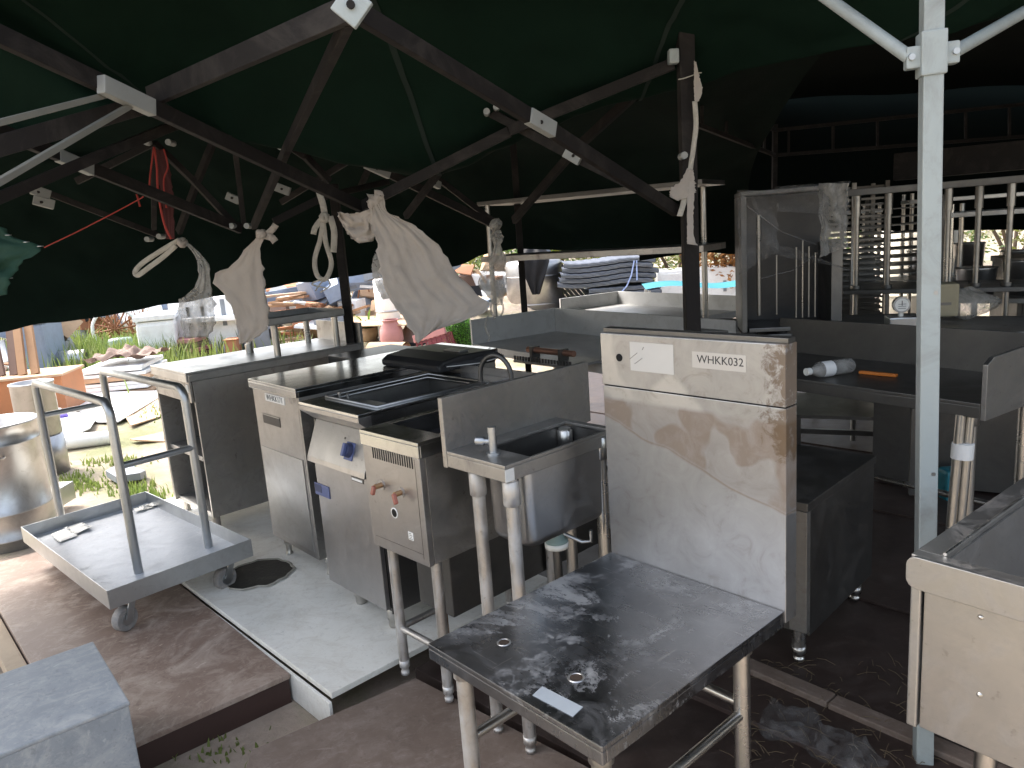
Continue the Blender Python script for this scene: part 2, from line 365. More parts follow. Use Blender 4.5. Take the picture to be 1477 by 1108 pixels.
# white panel the fryer and work top stand on
zb = .012
w1, w2, w3 = Vector(ip(478, 1000, zb)), Vector(ip(700, 932, zb)), Vector(ip(262, 838, zb))
dirb = (w3 - w1).normalized(); dira = Vector((dirb.y, -dirb.x, 0))
slab('white_board', [w1, w1 + dira * 1.05, w1 + dira * 1.05 + dirb * 2.6, w1 + dirb * 2.6], zb, .022, M['board_white'], 'large white panel laid on the ground under the steel fryer and work top cabinet', 'board')
e1, e2, e3, e4 = Vector(ip(266, 850, .0)), Vector(ip(418, 958, .0)), Vector(ip(476, 1003, 0)), Vector(ip(462, 1030, -.10))
mb = MB(); off = Vector((0, 0, -.098))
ln = [w1 - dira * .012 - dirb * .02, w1 - dira * .012 + dirb * 2.5]
mb.hexa([ln[0] + Vector((0, 0, -.12)) - dira * .012, ln[0] + Vector((0, 0, -.12)), ln[1] + Vector((0, 0, -.12)), ln[1] + Vector((0, 0, -.12)) - dira * .012],
        [ln[0] + Vector((0, 0, -.016)) - dira * .012, ln[0] + Vector((0, 0, -.016)), ln[1] + Vector((0, 0, -.016)), ln[1] + Vector((0, 0, -.016)) - dira * .012])
tag(mb.build('edge_strip', M['board_white'], None, .002), 'white strip standing on edge between brown platform and white panel', 'strip')
# manhole beside the white panel
c = PZ(372, 826, .02)
mh = thing('drain_opening', 'round dark drain opening in white panel beside right cart wheel', 'drain', (c.x, c.y, zb))
jr = [.15 * (1 + .10 * mnoise.noise(Vector((math.cos(a * .2094) * 2, math.sin(a * .2094) * 2, 0))) + .03 * math.sin(a * 2.3)) for a in range(30)]
ring = [(jr[a] * math.cos(a * .2094), jr[a] * math.sin(a * .2094)) for a in range(30)]
MB().add([(x, y, .003) for x, y in ring] + [(0, 0, .003)], [(a, (a + 1) % 30, 30) for a in range(30)]).build('opening', plain('muddy hole', (.022, .019, .013), .9, 0, .5, 12, .5, (.06, .05, .035), bmp=.5), mh)
MB().add([(x, y, .0035) for x, y in ring] + [(x * 1.06 + .004, y * 1.06, .0035) for x, y in ring] + [(x * 1.02, y * 1.02, .009) for x, y in ring], [(a, (a + 1) % 30, 60 + (a + 1) % 30, 60 + a) for a in range(30)] + [(60 + a, 60 + (a + 1) % 30, 30 + (a + 1) % 30, 30 + a) for a in range(30)]).build('broken_rim', plain('broken rim', (.34, .32, .27), .9, 0, .4, 30, .6, (.12, .1, .07)), mh)
# brown boards in front and the dark floor sheets on the right
zf = -.02
q1 = [ip(362, 1082, zf), ip(300, 1300, zf), ip(860, 1300, zf), ip(1010, 1190, zf), ip(600, 978, zf)]
slab('brown_board', q1, zf, .07, M['ply_red'], 'brown worn board on the sand in front of the white panel, at bottom centre', 'board')
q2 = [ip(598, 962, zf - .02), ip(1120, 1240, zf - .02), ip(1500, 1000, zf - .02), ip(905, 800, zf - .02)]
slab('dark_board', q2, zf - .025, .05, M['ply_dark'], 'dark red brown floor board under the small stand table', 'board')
fl = MB(); 
P0 = Vector((.25, 2.25, 0)); du = Vector((.69, -.72, 0)); dv = Vector((.72, .69, 0)); k = 0
floorpts = [(-2.2, 0), (2.6, 0)]
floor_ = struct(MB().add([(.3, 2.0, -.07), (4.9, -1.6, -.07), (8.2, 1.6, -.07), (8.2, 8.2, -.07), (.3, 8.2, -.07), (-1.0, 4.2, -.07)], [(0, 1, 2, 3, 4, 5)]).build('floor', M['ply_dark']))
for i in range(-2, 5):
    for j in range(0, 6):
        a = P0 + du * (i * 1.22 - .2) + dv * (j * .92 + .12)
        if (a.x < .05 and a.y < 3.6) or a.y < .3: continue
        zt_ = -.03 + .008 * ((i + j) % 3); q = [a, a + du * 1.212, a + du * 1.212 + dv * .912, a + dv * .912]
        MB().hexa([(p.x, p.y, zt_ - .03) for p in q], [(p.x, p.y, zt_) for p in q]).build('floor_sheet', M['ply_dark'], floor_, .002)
b0, b1 = PZ(1085, 962, -.02), PZ(1420, 1105, -.02)
bm_ = thing('floor_beam', 'worn red brown beam edging the dark floor right of the stand table', 'beam', (b0.x, b0.y, GROUND), math.atan2((b1 - b0).y, (b1 - b0).x))
MB().box(-.35, .27, -.03, .03, .02, .10).build('beam_length', M['ply_red'], bm_, .004)
MB().box(.275, .95, -.03, .03, .02, .098).build('beam_length', M['ply_red'], bm_, .004)
# film and straw on the floor
def film_patch(name, label, pts, mat, cat, amp=.02, m=22, n_=8):
    (a, b, c_, d) = [Vector(p) for p in pts]; rr = random.Random(len(label))
    ph = [rr.uniform(0, 6) for _ in range(6)]
    def fn(s, t):
        p = (a * (1 - s) + b * s) * (1 - t) + (d * (1 - s) + c_ * s) * t
        z = amp * (.55 + 1.1 * mnoise.noise(Vector((s * 5 + ph[0], t * 4 + ph[1], 0))) + .6 * abs(mnoise.noise(Vector((s * 13 + ph[2], t * 9, 3)))))
        e = .02 * math.sin(s * 15 + ph[3])
        return (p.x + e, p.y + e * .6, p.z + max(0.002, z))
    o = MB().grid(fn, m, n_).build(name, mat); return tag(o, label, cat)
film_patch('plastic_film', 'crumpled clear plastic film lying on the dark floor by the white tent leg', [ip(1110, 1010, -.03), ip(1290, 1108, -.03), ip(1275, 1150, -.03), ip(1090, 1060, -.03)], M['film_thin'], 'plastic film', .04)
st = MB(); rr = random.Random(5)
for k in range(150):
    px, py = rr.uniform(1060, 1345), rr.uniform(955, 1120)
    p = PZ(px, py, -.035); a = rr.uniform(0, 6.28); l = rr.uniform(.02, .07)
    d = Vector((math.cos(a) * l, math.sin(a) * l, rr.uniform(0, .012))); p.z = -.035 + rr.uniform(.002, .02)
    st.tube([p, p + d * .5 + Vector((0, 0, .006)), p + d], .0009, 3, False)
so_ = st.build('straw', M['straw']); so_['kind'] = 'stuff'; so_['label'] = 'dry straw scattered on the dark floor'; so_['category'] = 'straw'

# ------------------------------------------------------------------ steel furniture under the tent
def leg(parent, x, y, z1, z0=0.0, r=.0195, mat='chrome', collar=True, foot=True, name='leg', clen=.075):
    o = MB().tube([(x, y, z0 + (.05 if foot else 0)), (x, y, z1)], r, 16).build(name, M[mat], parent)
    if collar: MB().tube([(x, y, z1 - clen), (x, y, z1 - clen + .003), (x, y, z1 - .006), (x, y, z1 - .004)], r, 16, rs=[r + .002, r + .0055, r + .0055, r + .003]).build('collar', M[mat], o)
    if foot: MB().lathe([(0, z0), (r * .8, z0), (r * .86, z0 + .012), (r * .72, z0 + .014), (r * .72, z0 + .026), (r * 1.02, z0 + .03), (r * 1.05, z0 + .055), (0, z0 + .056)], 16, (x, y, 0)).build('foot', M[mat], o)
    return o
def ztext(body, size, parent, loc, rot, mat, name='lettering', depth=.0004, width=None):
    cu = bpy.data.curves.new('txt', 'FONT'); cu.body = body; cu.size = size; cu.extrude = depth; cu.align_x = 'CENTER'; cu.align_y = 'CENTER'; cu.resolution_u = 3
    tmp = bpy.data.objects.new('tmp', cu); C.objects.link(tmp); bpy.context.view_layer.update()
    me = bpy.data.meshes.new_from_object(tmp.evaluated_get(bpy.context.evaluated_depsgraph_get())); bpy.data.objects.remove(tmp)
    o = bpy.data.objects.new(name, me); C.objects.link(o); me.materials.clear(); me.materials.append(mat); o.parent = parent; o.location = loc; o.rotation_euler = rot
    if width:
        s = width / max(1e-4, o.dimensions.x if o.dimensions.x else (max(v.co.x for v in me.vertices) - min(v.co.x for v in me.vertices))); 
        xs_ = [v.co.x for v in me.vertices]; s = width / (max(xs_) - min(xs_)); o.scale = (s, s, 1)
    return o
def tray_top(x0, x1, y0, y1, z, rim, t=.012):
    mb = MB().box(x0, x1, y0, y1, z - t, z)
    mb.box(x0, x1, y0, y0 + t, z - rim, z - t).box(x0, x1, y1 - t, y1, z - rim, z - t)
    mb.box(x0, x0 + t, y0 + t, y1 - t, z - rim, z - t).box(x1 - t, x1, y0 + t, y1 - t, z - rim, z - t)
    return mb

# --- 1 stand table with tall back panel (WHKK032)
f = Fr(617, 928, .53, -48.7, -.03)
S = f.thing('stand_table', 'small scratched steel stand table with tall stained back panel marked WHKK032', 'stand table')
sz, sw, sdp = .56, .535, .65
tray_top(0, sw, 0, sdp, sz, .04).build('tabletop', M['steel_scuffed'], S, .0025)
for (px, py, r_) in ((727, 927, .013), (831, 978, .0145)):
    p = f.on(px, py, 'z', sz)
    MB().lathe([(r_ + .004, sz + .0005), (r_ + .003, sz + .0022), (r_, sz + .0022), (r_ - .001, sz + .0008)], 20, (p.x, p.y, 0)).build('hole_rim', M['steel'], S)
    MB().disc((p.x, p.y, sz + .0003), (0, 0, 1), r_, 20, .0008).build('drain_hole', plain('rusty hole', (.035, .022, .014), .9), S)
p = [f.on(x, y, 'z', sz + .001) for x, y in ((782, 990), (841, 1020), (826, 1034), (768, 1003))]
MB().add([(q.x, q.y, sz + .0006) for q in p] + [(q.x, q.y, sz + .0014) for q in p], [(4, 5, 6, 7), (0, 1, 5, 4), (1, 2, 6, 5), (2, 3, 7, 6), (3, 0, 4, 7)][:1] + [(0, 4, 5, 1), (1, 5, 6, 2), (2, 6, 7, 3), (3, 7, 4, 0)]).build('sticker', plain('old sticker', (.30, .335, .365), .5, 0, .1, 20, .35, (.3, .3, .3)), S)
for i, (x, y) in enumerate(((.055, .055), (sw - .055, .055), (sw - .06, sdp - .09), (.055, sdp - .09))):
    leg(S, x, y, sz - .014, 0, .020, 'tube_dull' if i == 0 else 'chrome')
zr = .33
MB().tube([(.055, .055, zr - .02), (.055, sdp - .09, zr - .02)], .0125, 12).build('rail', M['chrome'], S)
MB().tube([(sw - .06, .055, zr - .02), (sw - .06, sdp - .09, zr - .02)], .0125, 12).build('rail', M['chrome'], S)
MB().tube([(.055, sdp - .09, zr + .006), (sw - .06, sdp - .09, zr + .006)], .0125, 12).build('rail', M['chrome'], S)
zt = f.on(880, 481, 'y', sdp).z; zs = zt - .143
MB().box(.001, sw + .004, sdp + .001, sdp + .05, sz - .03, zs - .0025).build('back_panel', M['panel'], S, .002)
MB().box(.004, sw + .001, sdp + .003, sdp + .047, zs - .0025, zs + .001).build('seam', M['hole'], S)
up_ = MB().box(.001, sw + .004, sdp - .002, sdp + .05, zs + .001, zt).build('upper_panel', M['panel'], S, .002)
MB().box(.001, sw + .003, sdp + .012, sdp + .045, zt + .0005, zt + .012).build('top_flange', M['steel_dark'], S, .001)
p = f.on(1038, 521, 'y', sdp - .003); pl_, pr_ = f.on(1005, 519, 'y', sdp - .003), f.on(1072, 523, 'y', sdp - .003)
ztext('WHKK032', .03, up_, (p.x, sdp - .0028, p.z), (R(90), 0, 0), M['ink'], width=(pr_ - pl_).length)
p0, p1 = f.on(998, 508, 'y', sdp - .003), f.on(1076, 535, 'y', sdp - .003)
MB().box(p0.x, p1.x, sdp - .0026, sdp - .0021, p1.z - .004, p0.z + .002).build('clear_label', plain('label film', (.45, .44, .425), .35, .3, .06, 9), up_)
p0, p1 = f.on(908, 493, 'y', sdp - .003), f.on(972, 541, 'y', sdp - .003)
MB().box(p0.x, p1.x, sdp - .0028, sdp - .0022, p1.z, p0.z).build('pale_sticker', plain('pale sticker', (.50, .49, .465), .5, 0, .06, 12, .3, (.5, .48, .45)), up_)
for (a, b, c_, d) in ((908, 518, 919, 509), (915, 525, 926, 517), (926, 505, 928, 501)):
    q0, q1 = f.on(a, b, 'y', sdp - .004), f.on(c_, d, 'y', sdp - .004)
    MB().bar((q0.x, sdp - .003, q0.z), (q1.x, sdp - .003, q1.z), .0006, .0015, (0, 1, 0)).build('scratch', M['ink'], up_)
p = f.on(893, 516, 'y', sdp - .003)
MB().disc((p.x, sdp - .0022, p.z), (0, -1, 0), .0105, 18, .001).build('screw_hole', M['hole'], up_)

# --- 2 small sink with splashback
f = Fr(644, 651, .855, -47.7, -.02)
S = f.thing('sink_unit', 'small wall sink with deep bowl, splashback and tap stub on scuffed legs', 'sink')
z = .875; sw, sl_ = .245, .455
bx0, bx1, by0, by1 = .062, .236, .10, .43
mb = MB()
for (x0, x1, y0, y1) in ((0, sw, 0, by0), (0, sw, by1, sl_), (0, bx0, by0, by1), (bx1, sw, by0, by1)): mb.box(x0, x1, y0, y1, z - .01, z)
mb.box(0, sw, 0, .008, z - .047, z - .01).box(sw - .006, sw, .008, sl_, z - .047, z - .01).box(0, sw - .006, sl_ - .008, sl_, z - .047, z - .01)
mb.build('worktop', M['steel_dirty'], S, .002)
def bowl(parent, x0, x1, y0, y1, z1, z0, rad=.045, mat='steel', inner='steel_dark', rb=.05):
    def ring(dx, zz, rr):
        pts = []; X0, X1, Y0, Y1 = x0 + dx, x1 - dx, y0 + dx, y1 - dx
        for cx_, cy_, a0 in ((X1 - rr, Y0 + rr, -90), (X1 - rr, Y1 - rr, 0), (X0 + rr, Y1 - rr, 90), (X0 + rr, Y0 + rr, 180)):
            for k in range(7): t = R(a0 + 15 * k); pts.append((cx_ + rr * math.cos(t), cy_ + rr * math.sin(t), zz))
        return pts
    def shell(name, m, off, zt_):
        rings = [ring(off, zt_, rad)]
        rings.append(ring(off + .004, z0 + rb, rad))
        for k in range(1, 6):
            t = R(18 * k); rings.append(ring(off + .004 + rb * (1 - math.cos(t)), z0 + off + rb * (1 - math.sin(t)), rad + .01 * k / 5))
        nn = len(rings[0]); vs_ = [p for r_ in rings for p in r_]
        fs_ = [(i * nn + k, (i + 1) * nn + k, (i + 1) * nn + (k + 1) % nn, i * nn + (k + 1) % nn) for i in range(len(rings) - 1) for k in range(nn)]
        mb = MB().add(vs_, fs_, True); mb.add(rings[-1], [tuple(range(nn))], True)
        return mb.build(name, m, parent)
    shell('bowl', M[mat], 0, z1); shell('bowl_lining', M[inner], .004, z1)
bowl(S, bx0, bx1 + .004, by0 - .02, by1, z - .0105, z - .275, rad=.03, rb=.032)
MB().box(-.018, 0, -.002, .62, z - .05, z + .155).build('splashback', M['steel_dirty'], S, .002)
for x, y, m_ in ((.085, .035, 'tube_dull'), (.225, .035, 'tube_dull'), (.085, .40, 'chrome'), (.225, .40, 'chrome')): leg(S, x, y, z - .012 - (.036 if y < .1 else 0), 0, .0185, m_)
MB().tube([(.085, .035, .2), (.085, .40, .2)], .012, 10).build('rail', M['tube_dull'], S)
p = f.on(712, 655, 'z', z)
t_ = MB().tube([(p.x, p.y, z), (p.x, p.y, z + .006)], .02, 16); t_.tube([(p.x, p.y, z + .004), (p.x, p.y, z + .062)], .0115, 14)
t_.tube([(p.x, p.y, z + .062), (p.x, p.y, z + .078)], .0135, 6); to = t_.build('tap_stub', M['galv'], S)
MB().tube([(p.x, p.y, z + .036), (p.x - .022, p.y - .01, z + .036), (p.x - .024, p.y - .011, z + .036), (p.x - .045, p.y - .02, z + .036)], .009, 12, rs=[.008, .008, .0125, .0125]).build('tap_nozzle', M['galv'], to)
dr = MB().lathe([(.0, z - .335), (.032, z - .335), (.035, z - .325), (.035, z - .32), (.026, z - .315), (.024, z - .28), (.03, z - .27), (0, z - .268)], 20, ((bx0 + bx1) / 2, .27, 0)).build('drain', M['green_plastic'], S)
MB().lathe([(0, z - .345), (.036, z - .345), (.037, z - .328), (0, z - .327)], 20, ((bx0 + bx1) / 2, .27, 0)).build('drain_nut', M['pvc'], dr)
MB().tube([((bx0 + bx1) / 2 + .02, .28, z - .30), (bx1 - .02, .31, z - .325), (bx1 - .0, .33, z - .325), (bx1 + .0, .33, z - .29)], .006, 8).build('waste_lever', M['galv'], S)
MB().tube([((bx0 + bx1) / 2, .27, z - .34), ((bx0 + bx1) / 2, .27, .25), ((bx0 + bx1) / 2 - .03, .3, .17)], .013, 10).build('waste_pipe', M['steel_dark'], S)
MB().tube([(.16, .09, .45), (.15, .05, .3), (.20, .06, .15), (.17, .10, .03)], .006, 8).build('hose', M['pvc'], S)
MB().box(sw - .001, sw + .0005, .0, .032, z - .046, z - .012).build('foil_patch', plain('white tape', (.62, .62, .6), .6, 0, .2, 30, .5, (.3, .3, .28)), S)

# --- 3 boiler / bain-marie on legs
f = Fr(520, 619, .87, -46.4, 0)
S = f.thing('bain_marie', 'steel bain marie box on legs with slotted panel and two brass taps', 'bain marie')
z, w_, d_ = .87, .30, .62; zb_ = .478
mb = MB(); t = .05
for (x0, x1, y0, y1) in ((-.003, w_ + .003, -.004, .10), (-.003, w_ + .003, d_ - t, d_), (-.003, .03, .10, d_ - t), (w_ - .03, w_ + .003, .10, d_ - t)): mb.box(x0, x1, y0, y1, z - .012, z)
mb.box(-.003, w_ + .003, -.004, .004, z - .05, z - .012).box(w_ - .003, w_ + .003, .004, d_, z - .05, z - .012).box(-.003, .003, .004, d_, z - .05, z - .012)
mb.build('top_rim', M['steel_top'], S, .002)
mb = MB().box(.03, w_ - .03, .10, d_ - t, z - .2, z - .19)
mb.box(.03, .034, .10, d_ - t, z - .19, z - .012).box(w_ - .034, w_ - .03, .10, d_ - t, z - .19, z - .012).box(.034, w_ - .034, .10, .104, z - .19, z - .012).box(.034, w_ - .034, d_ - t - .004, d_ - t, z - .19, z - .012)
mb.build('basin', M['steel_dark'], S)
MB().box(.05, w_ - .05, .13, d_ - .09, z - .06, z - .052).build('lid_plate', M['black_metal'], S, .003)
MB().box(.001, w_ - .001, .0, .02, zb_, z - .051).build('front_panel', M['steel_front'], S, .002)
MB().box(w_ - .012, w_, .021, d_ - .01, zb_ + .002, z - .051).build('side_panel', M['steel_dirty'], S, .001)
MB().box(0, .012, .021, d_ - .01, zb_ + .002, z - .051).build('side_panel', M['steel_dirty'], S, .001)
MB().box(.013, w_ - .013, .021, d_ - .01, zb_ + .002, zb_ + .012).build('bottom_panel', M['steel_dark'], S)
MB().box(.013, w_ - .013, d_ - .022, d_ - .01, zb_ + .013, z - .051).build('back_panel', M['steel_dirty'], S)
pa, pb = f.on(538, 651, 'y', 0), f.on(594, 664, 'y', 0); nS = 18
for i in range(nS):
    s = i / (nS - 1); x = pa.x + (pb.x - pa.x) * s
    MB().box(x - .0022, x + .0022, -.0012, .003, pa.z - .022, pa.z + .022).build('vent_slot', M['hole'], S)
mb = MB(); zz = z - .055
x1_ = w_ - .026; mb.box(x1_, x1_ + .0012, -.0008, .001, zb_ + .02, zz); mb.box(.02, x1_, -.0008, .001, zb_ + .035, zb_ + .0362); mb.build('panel_seam', M['steel_dark'], S)
for (px, py, c2) in ((549, 700, -1), (577, 711, 1)):
    p = f.on(px, py, 'y', -.004); x, zz = p.x, p.z
    MB().disc((x, 0.001, zz), (0, -1, 0), .017, 18, .003).build('tap_plate', M['steel'], S)
    kb = MB().tube([(x, -.002, zz), (x, -.026, zz)], .0085, 12).build('tap', M['brass'], S)
    MB().bar((x, -.028, zz + .004), (x + c2 * .006 + .012 * (c2 > 0), -.034, zz - .024), .013, .012, (0, 1, 0)).build('tap_lever', M['copper_tip'], kb, .003)
p = f.on(569, 740, 'y', 0); MB().disc((p.x, 0, p.z), (0, -1, 0), .0135, 20, .0012).build('knob_hole', M['hole'], S)
MB().lathe([(.0135, 0), (.0175, .0), (.0175, .001), (.0135, .001)], 20).build('hole_ring', M['paper'], S).matrix_local = Matrix.Translation((p.x, 0.0, p.z)) @ Matrix.Rotation(R(90), 4, 'X')
p = f.on(593, 774, 'y', 0); rp = MB().box(p.x - .012, p.x + .012, -.0012, .0005, p.z - .011, p.z + .014).build('rating_plate', M['paper'], S)
for k in range(4): MB().box(p.x - .009, p.x + .009 - .004 * (k % 2), -.0018, -.0012, p.z - .008 + k * .0055, p.z - .0062 + k * .0055).build('print_line', M['steel_dark'], rp)
for i, (x, y) in enumerate(((.03, .05), (w_ - .035, .05), (w_ - .035, d_ - .06), (.03, d_ - .06))): leg(S, x, y, zb_, -.01 if i < 2 else 0, .0175, 'tube_dull', False)
for p0, p1 in (((.03, .05), (w_ - .035, .05)), ((w_ - .035, .05), (w_ - .035, d_ - .06)), ((.03, .05), (.03, d_ - .06))):
    MB().tube([(*p0, .165), (*p1, .165)], .0115, 10).build('rail', M['tube_dull'], S)
# rust-stained burner channel seen under the box
MB().box(.06, w_ - .06, .12, d_ + .25, .24, .46).build('burner_channel', M['steel_dark'], S, .004)
MB().box(.115, .155, .14, .16, .03, .24).build('rusty_bracket', plain('rusty bracket', (.24, .17, .11), .8, .3, .4, 12, .7, (.1, .06, .03)), S, .002)

# --- 4 fryer with sloping control panel
f = Fr(430, 580, .87, -47.4, .012)
S = f.thing('fryer', 'floor standing steel fryer with sloping panel, blue knob and blue door grip', 'fryer')
z, w_, d_ = .86, .428, .72
mb = MB(); wx0, wx1, wy0, wy1 = .04, w_ - .03, .10, .60
for (x0, x1, y0, y1) in ((0, w_, 0, wy0), (0, w_, wy1, d_), (0, wx0, wy0, wy1), (wx1, w_, wy0, wy1)): mb.box(x0, x1, y0, y1, z - .012, z)
mb.build('top_frame', M['steel_top'], S, .002)
mb = MB(); 
for k, (o_, zz) in enumerate(((0, z + .004), (.018, z - .006))):
    mb.tube([(wx0 + o_, wy0 + o_, zz), (wx1 - o_, wy0 + o_, zz), (wx1 - o_, wy1 - o_, zz), (wx0 + o_, wy1 - o_, zz), (wx0 + o_, wy0 + o_, zz)], .0065, 8)
mb.build('well_rim', M['steel'], S)
mb = MB(); a0, a1, b0_, b1_ = wx0 + .02, wx1 - .02, wy0 + .02, wy1 - .02; zz = z - .22
mb.add([(wx0, wy0, z - .004), (wx1, wy0, z - .004), (wx1, wy1, z - .004), (wx0, wy1, z - .004), (a0, b0_, zz), (a1, b0_, zz), (a1, b1_, zz), (a0, b1_, zz)], [(0, 4, 5, 1), (1, 5, 6, 2), (2, 6, 7, 3), (3, 7, 4, 0), (4, 7, 6, 5)])
mb.build('well', M['steel_dark'], S)
MB().box(wx0 + .03, wx1 - .05, wy0 + .01, wy0 + .17, z - .05, z - .035).build('drain_plate', M['steel_top'], S, .003)
pn = MB().tube([(wx0 + .05, wy0 + .03, z - .035), (wx0 + .05, wy0 + .03, z + .02)], .006, 10); pn.build('lift_pin', M['chrome'], S)
MB().tube([(wx0 + .075, wy0 + .05, z - .035), (wx0 + .075, wy0 + .05, z + .014)], .005, 10).build('lift_pin', M['chrome'], S)
# fascia under the lip (slopes back), control panel (slopes forward), vertical strip, door
prof = [(0, z - .0125), (0.0, z - .03), (.055, z - .075), (.06, z - .078)]
def sweep(name, pr, x0, x1, mat, parent, back):
    n = len(pr); vs_ = [(x0, y, zz) for y, zz in pr] + [(x0, back, pr[-1][1]), (x0, back, pr[0][1])]; m_ = len(vs_)
    vs_ += [(x1, y, zz) for _, y, zz in vs_]
    fs_ = [tuple(range(m_)), tuple(range(2 * m_ - 1, m_ - 1, -1))] + [(i, (i + 1) % m_ + 0, 0, 0) for i in range(0)]
    fs_ += [((i + 1) % m_, i, m_ + i, m_ + (i + 1) % m_) for i in range(m_)]
    return MB().add(vs_, fs_).build(name, mat, parent, .0015)
sweep('lip', prof, 0, w_, M['steel_front'], S, .2)
zc0, zc1 = z - .079, z - .235
sweep('control_panel', [(.06, zc0), (.004, zc1 + .02), (.0, zc1)], .012, w_ - .006, M['steel_front'], S, .2)
fr_y = .055
MB().box(.012, w_ - .006, .03, .05, .11, zc1 - .006).build('door', M['steel_front'], S, .004)
MB().box(.006, w_, .052, d_, .10, z - .013 - .0).build('body', M['steel_dirty'], S, .002) if False else None
MB().box(0, .010, .056, d_, .10, z - .08).build('side_panel', M['steel_dark'], S); MB().box(w_ - .006, w_, .052, d_, .09, z - .0125).build('side_panel', M['steel_dark'], S)
MB().box(.011, w_ - .007, .052, .06, .10, zc1 - .002).build('front_frame', M['black_metal'], S)
MB().box(.011, w_ - .007, d_ - .012, d_, .10, z - .0125).build('back_panel', M['steel_dark'], S)
MB().box(.011, w_ - .007, .061, d_ - .013, .10, .112).build('bottom_panel', M['steel_dark'], S)
# control knob on blue plate, placed on the sloping panel
ang = math.atan2(.056, (zc0 - zc1 - .02))
def onslope(px, py):
    # the slope plane through (.06, zc0) and (.004, zc1+.02): walk along the ray
    best = None; r = ray(px, py)
    nrm = Vector((0, -math.cos(ang), math.sin(ang)))
    nw = f.u * nrm.x + f.v * nrm.y + Vector((0, 0, nrm.z)); p0 = f.world((0, .06, zc0))
    return f.loc(CAM + r * ((p0 - CAM).dot(nw) / r.dot(nw)))
kp = onslope(505, 650)
MS = lambda p: Matrix.Translation(p) @ Matrix.Rotation(-ang, 4, 'X')
o = MB().box(-.028, .028, -.004, .001, -.036, .030).build('knob_plate', M['blue_plastic'], S, .003); o.matrix_local = MS(kp)
ko = MB().tube([(0, -.004, 0), (0, -.012, 0), (0, -.022, 0)], .024, 24, rs=[.027, .027, .023]).build('knob', M['navy_plastic'], o)
MB().box(-.008, .008, -.034, -.020, -.024, .024).build('knob_grip', M['blue_plastic'], ko, .003)
kq = onslope(498, 632); o = MB().box(-.004, .004, -.0015, .001, -.004, .004).build('symbol', M['steel_dark'], S); o.matrix_local = MS(kq)
p0, p1 = f.on(507, 684, 'y', -.001), f.on(525, 697, 'y', -.001)
bd = MB().box(p0.x, min(p1.x, w_ - .008), -.004, .0, p1.z - .004, p0.z - .006).build('maker_badge', M['steel_dark'], S, .001)
MB().box(p0.x + .004, p1.x - .006, -.0048, -.004, p1.z + .0, p0.z - .010).build('badge_face', M['paper'], bd)
p0, p1 = f.on(454, 694, 'y', .03), f.on(477, 720, 'y', .03)
g_ = MB().box(p0.x, p1.x, .026, .031, p1.z, p0.z - .002).build('door_grip', M['blue_plastic'], S, .003)
MB().box(p0.x + .004, p0.x + .5 * (p1.x - p0.x), .0252, .0262, p1.z + .014, p0.z - .006).build('grip_recess', M['navy_plastic'], g_)
for x, y in ((.09, .12), (w_ - .07, .10), (.09, d_ - .1), (w_ - .07, d_ - .1)):
    MB().lathe([(0, 0), (.021, 0), (.023, .008), (.023, .03), (.027, .034), (.027, .10), (0, .1)], 18, (x, y, 0)).build('foot', M['chrome'], S)
# rear upstand with slots
MB().box(.0, w_ + .25, d_ + .002, d_ + .02, z - .10, z + .03).build('rear_upstand', M['steel_front'], S, .002)
fryer_frame, fryer_z = f, z

# faucet and wire basket rest beyond the fryer
p = PZ(738, 548, .90)
T = thing('swan_neck_tap', 'dark swan neck tap arching behind the fryer wells', 'tap', (p.x, p.y, 0))
zt0 = .86; yaw_t = R(150)
pts = []; dx = Vector((math.cos(yaw_t), math.sin(yaw_t), 0))
pts = [(0, 0, zt0), (0, 0, zt0 + .05)] + [tuple(dx * (.07 - .07 * math.cos(R(a))) + Vector((0, 0, zt0 + .05 + .085 * math.sin(R(a))))) for a in range(10, 175, 12)]
pts += [tuple(dx * .14 + Vector((0, 0, zt0 + .03)))]
MB().tube(pts, .0095, 12).build('spout', M['steel_dark'], T)
MB().lathe([(0, .6), (.014, .6), (.014, zt0), (.017, zt0 + .004), (.017, zt0 + .022), (0, zt0 + .023)], 14).build('tap_base', M['chrome'], T)
q1_, q2_ = PZ(645, 540, .88), PZ(730, 530, .88)
T = thing('wire_rack', 'black wire rack lying over the back of the fryer', 'wire rack', (q1_.x, q1_.y, .90), math.atan2(q2_.y - q1_.y, q2_.x - q1_.x))
L = (q2_ - q1_).length
for k in range(6): MB().tube([(0, .03 * k, .012), (L * .55, .03 * k, .012), (L, .03 * k, .03)], .0035, 6).build('wire', M['black_metal'] if k else M['chrome'], T)
for x in (.02, L * .5): MB().tube([(x, -.01, .006), (x, .16, .006)], .004, 6).build('cross_wire', M['black_metal'], T)

# --- 5 work top cabinet
f = Fr(357, 546, .88, -48.6, .012)
S = f.thing('worktop_cabinet', 'tall narrow steel cabinet with shiny wet top, paper label and black recessed grip', 'cabinet')
z, w_, d_ = .868, .475, 1.12
tray_top(0, w_, 0, d_, z, .04).build('worktop', M['steel_top'], S, .002)
MB().box(.012, w_ - .02, .012, .03, .10, z - .041).build('front_panel', M['steel_front'], S, .003)
o = MB().box(w_ - .018, w_ - .002, .012, d_ - .02, .10, z - .041).build('side_panel', M['steel_dirty'], S, .002)
MB().box(.0, .014, .034, d_ - .02, .10, z - .041).build('side_panel', M['steel_dirty'], S, .002)
MB().box(.016, w_ - .02, .034, d_ - .03, .10, .115).build('bottom_panel', M['steel_dirty'], S)
MB().box(.016, w_ - .02, d_ - .028, d_ - .01, .10, z - .041).build('back_panel', M['steel_dirty'], S)
MB().box(.03, w_ - .035, .008, .0118, .13, .55).build('lower_door', M['steel'], S, .002)
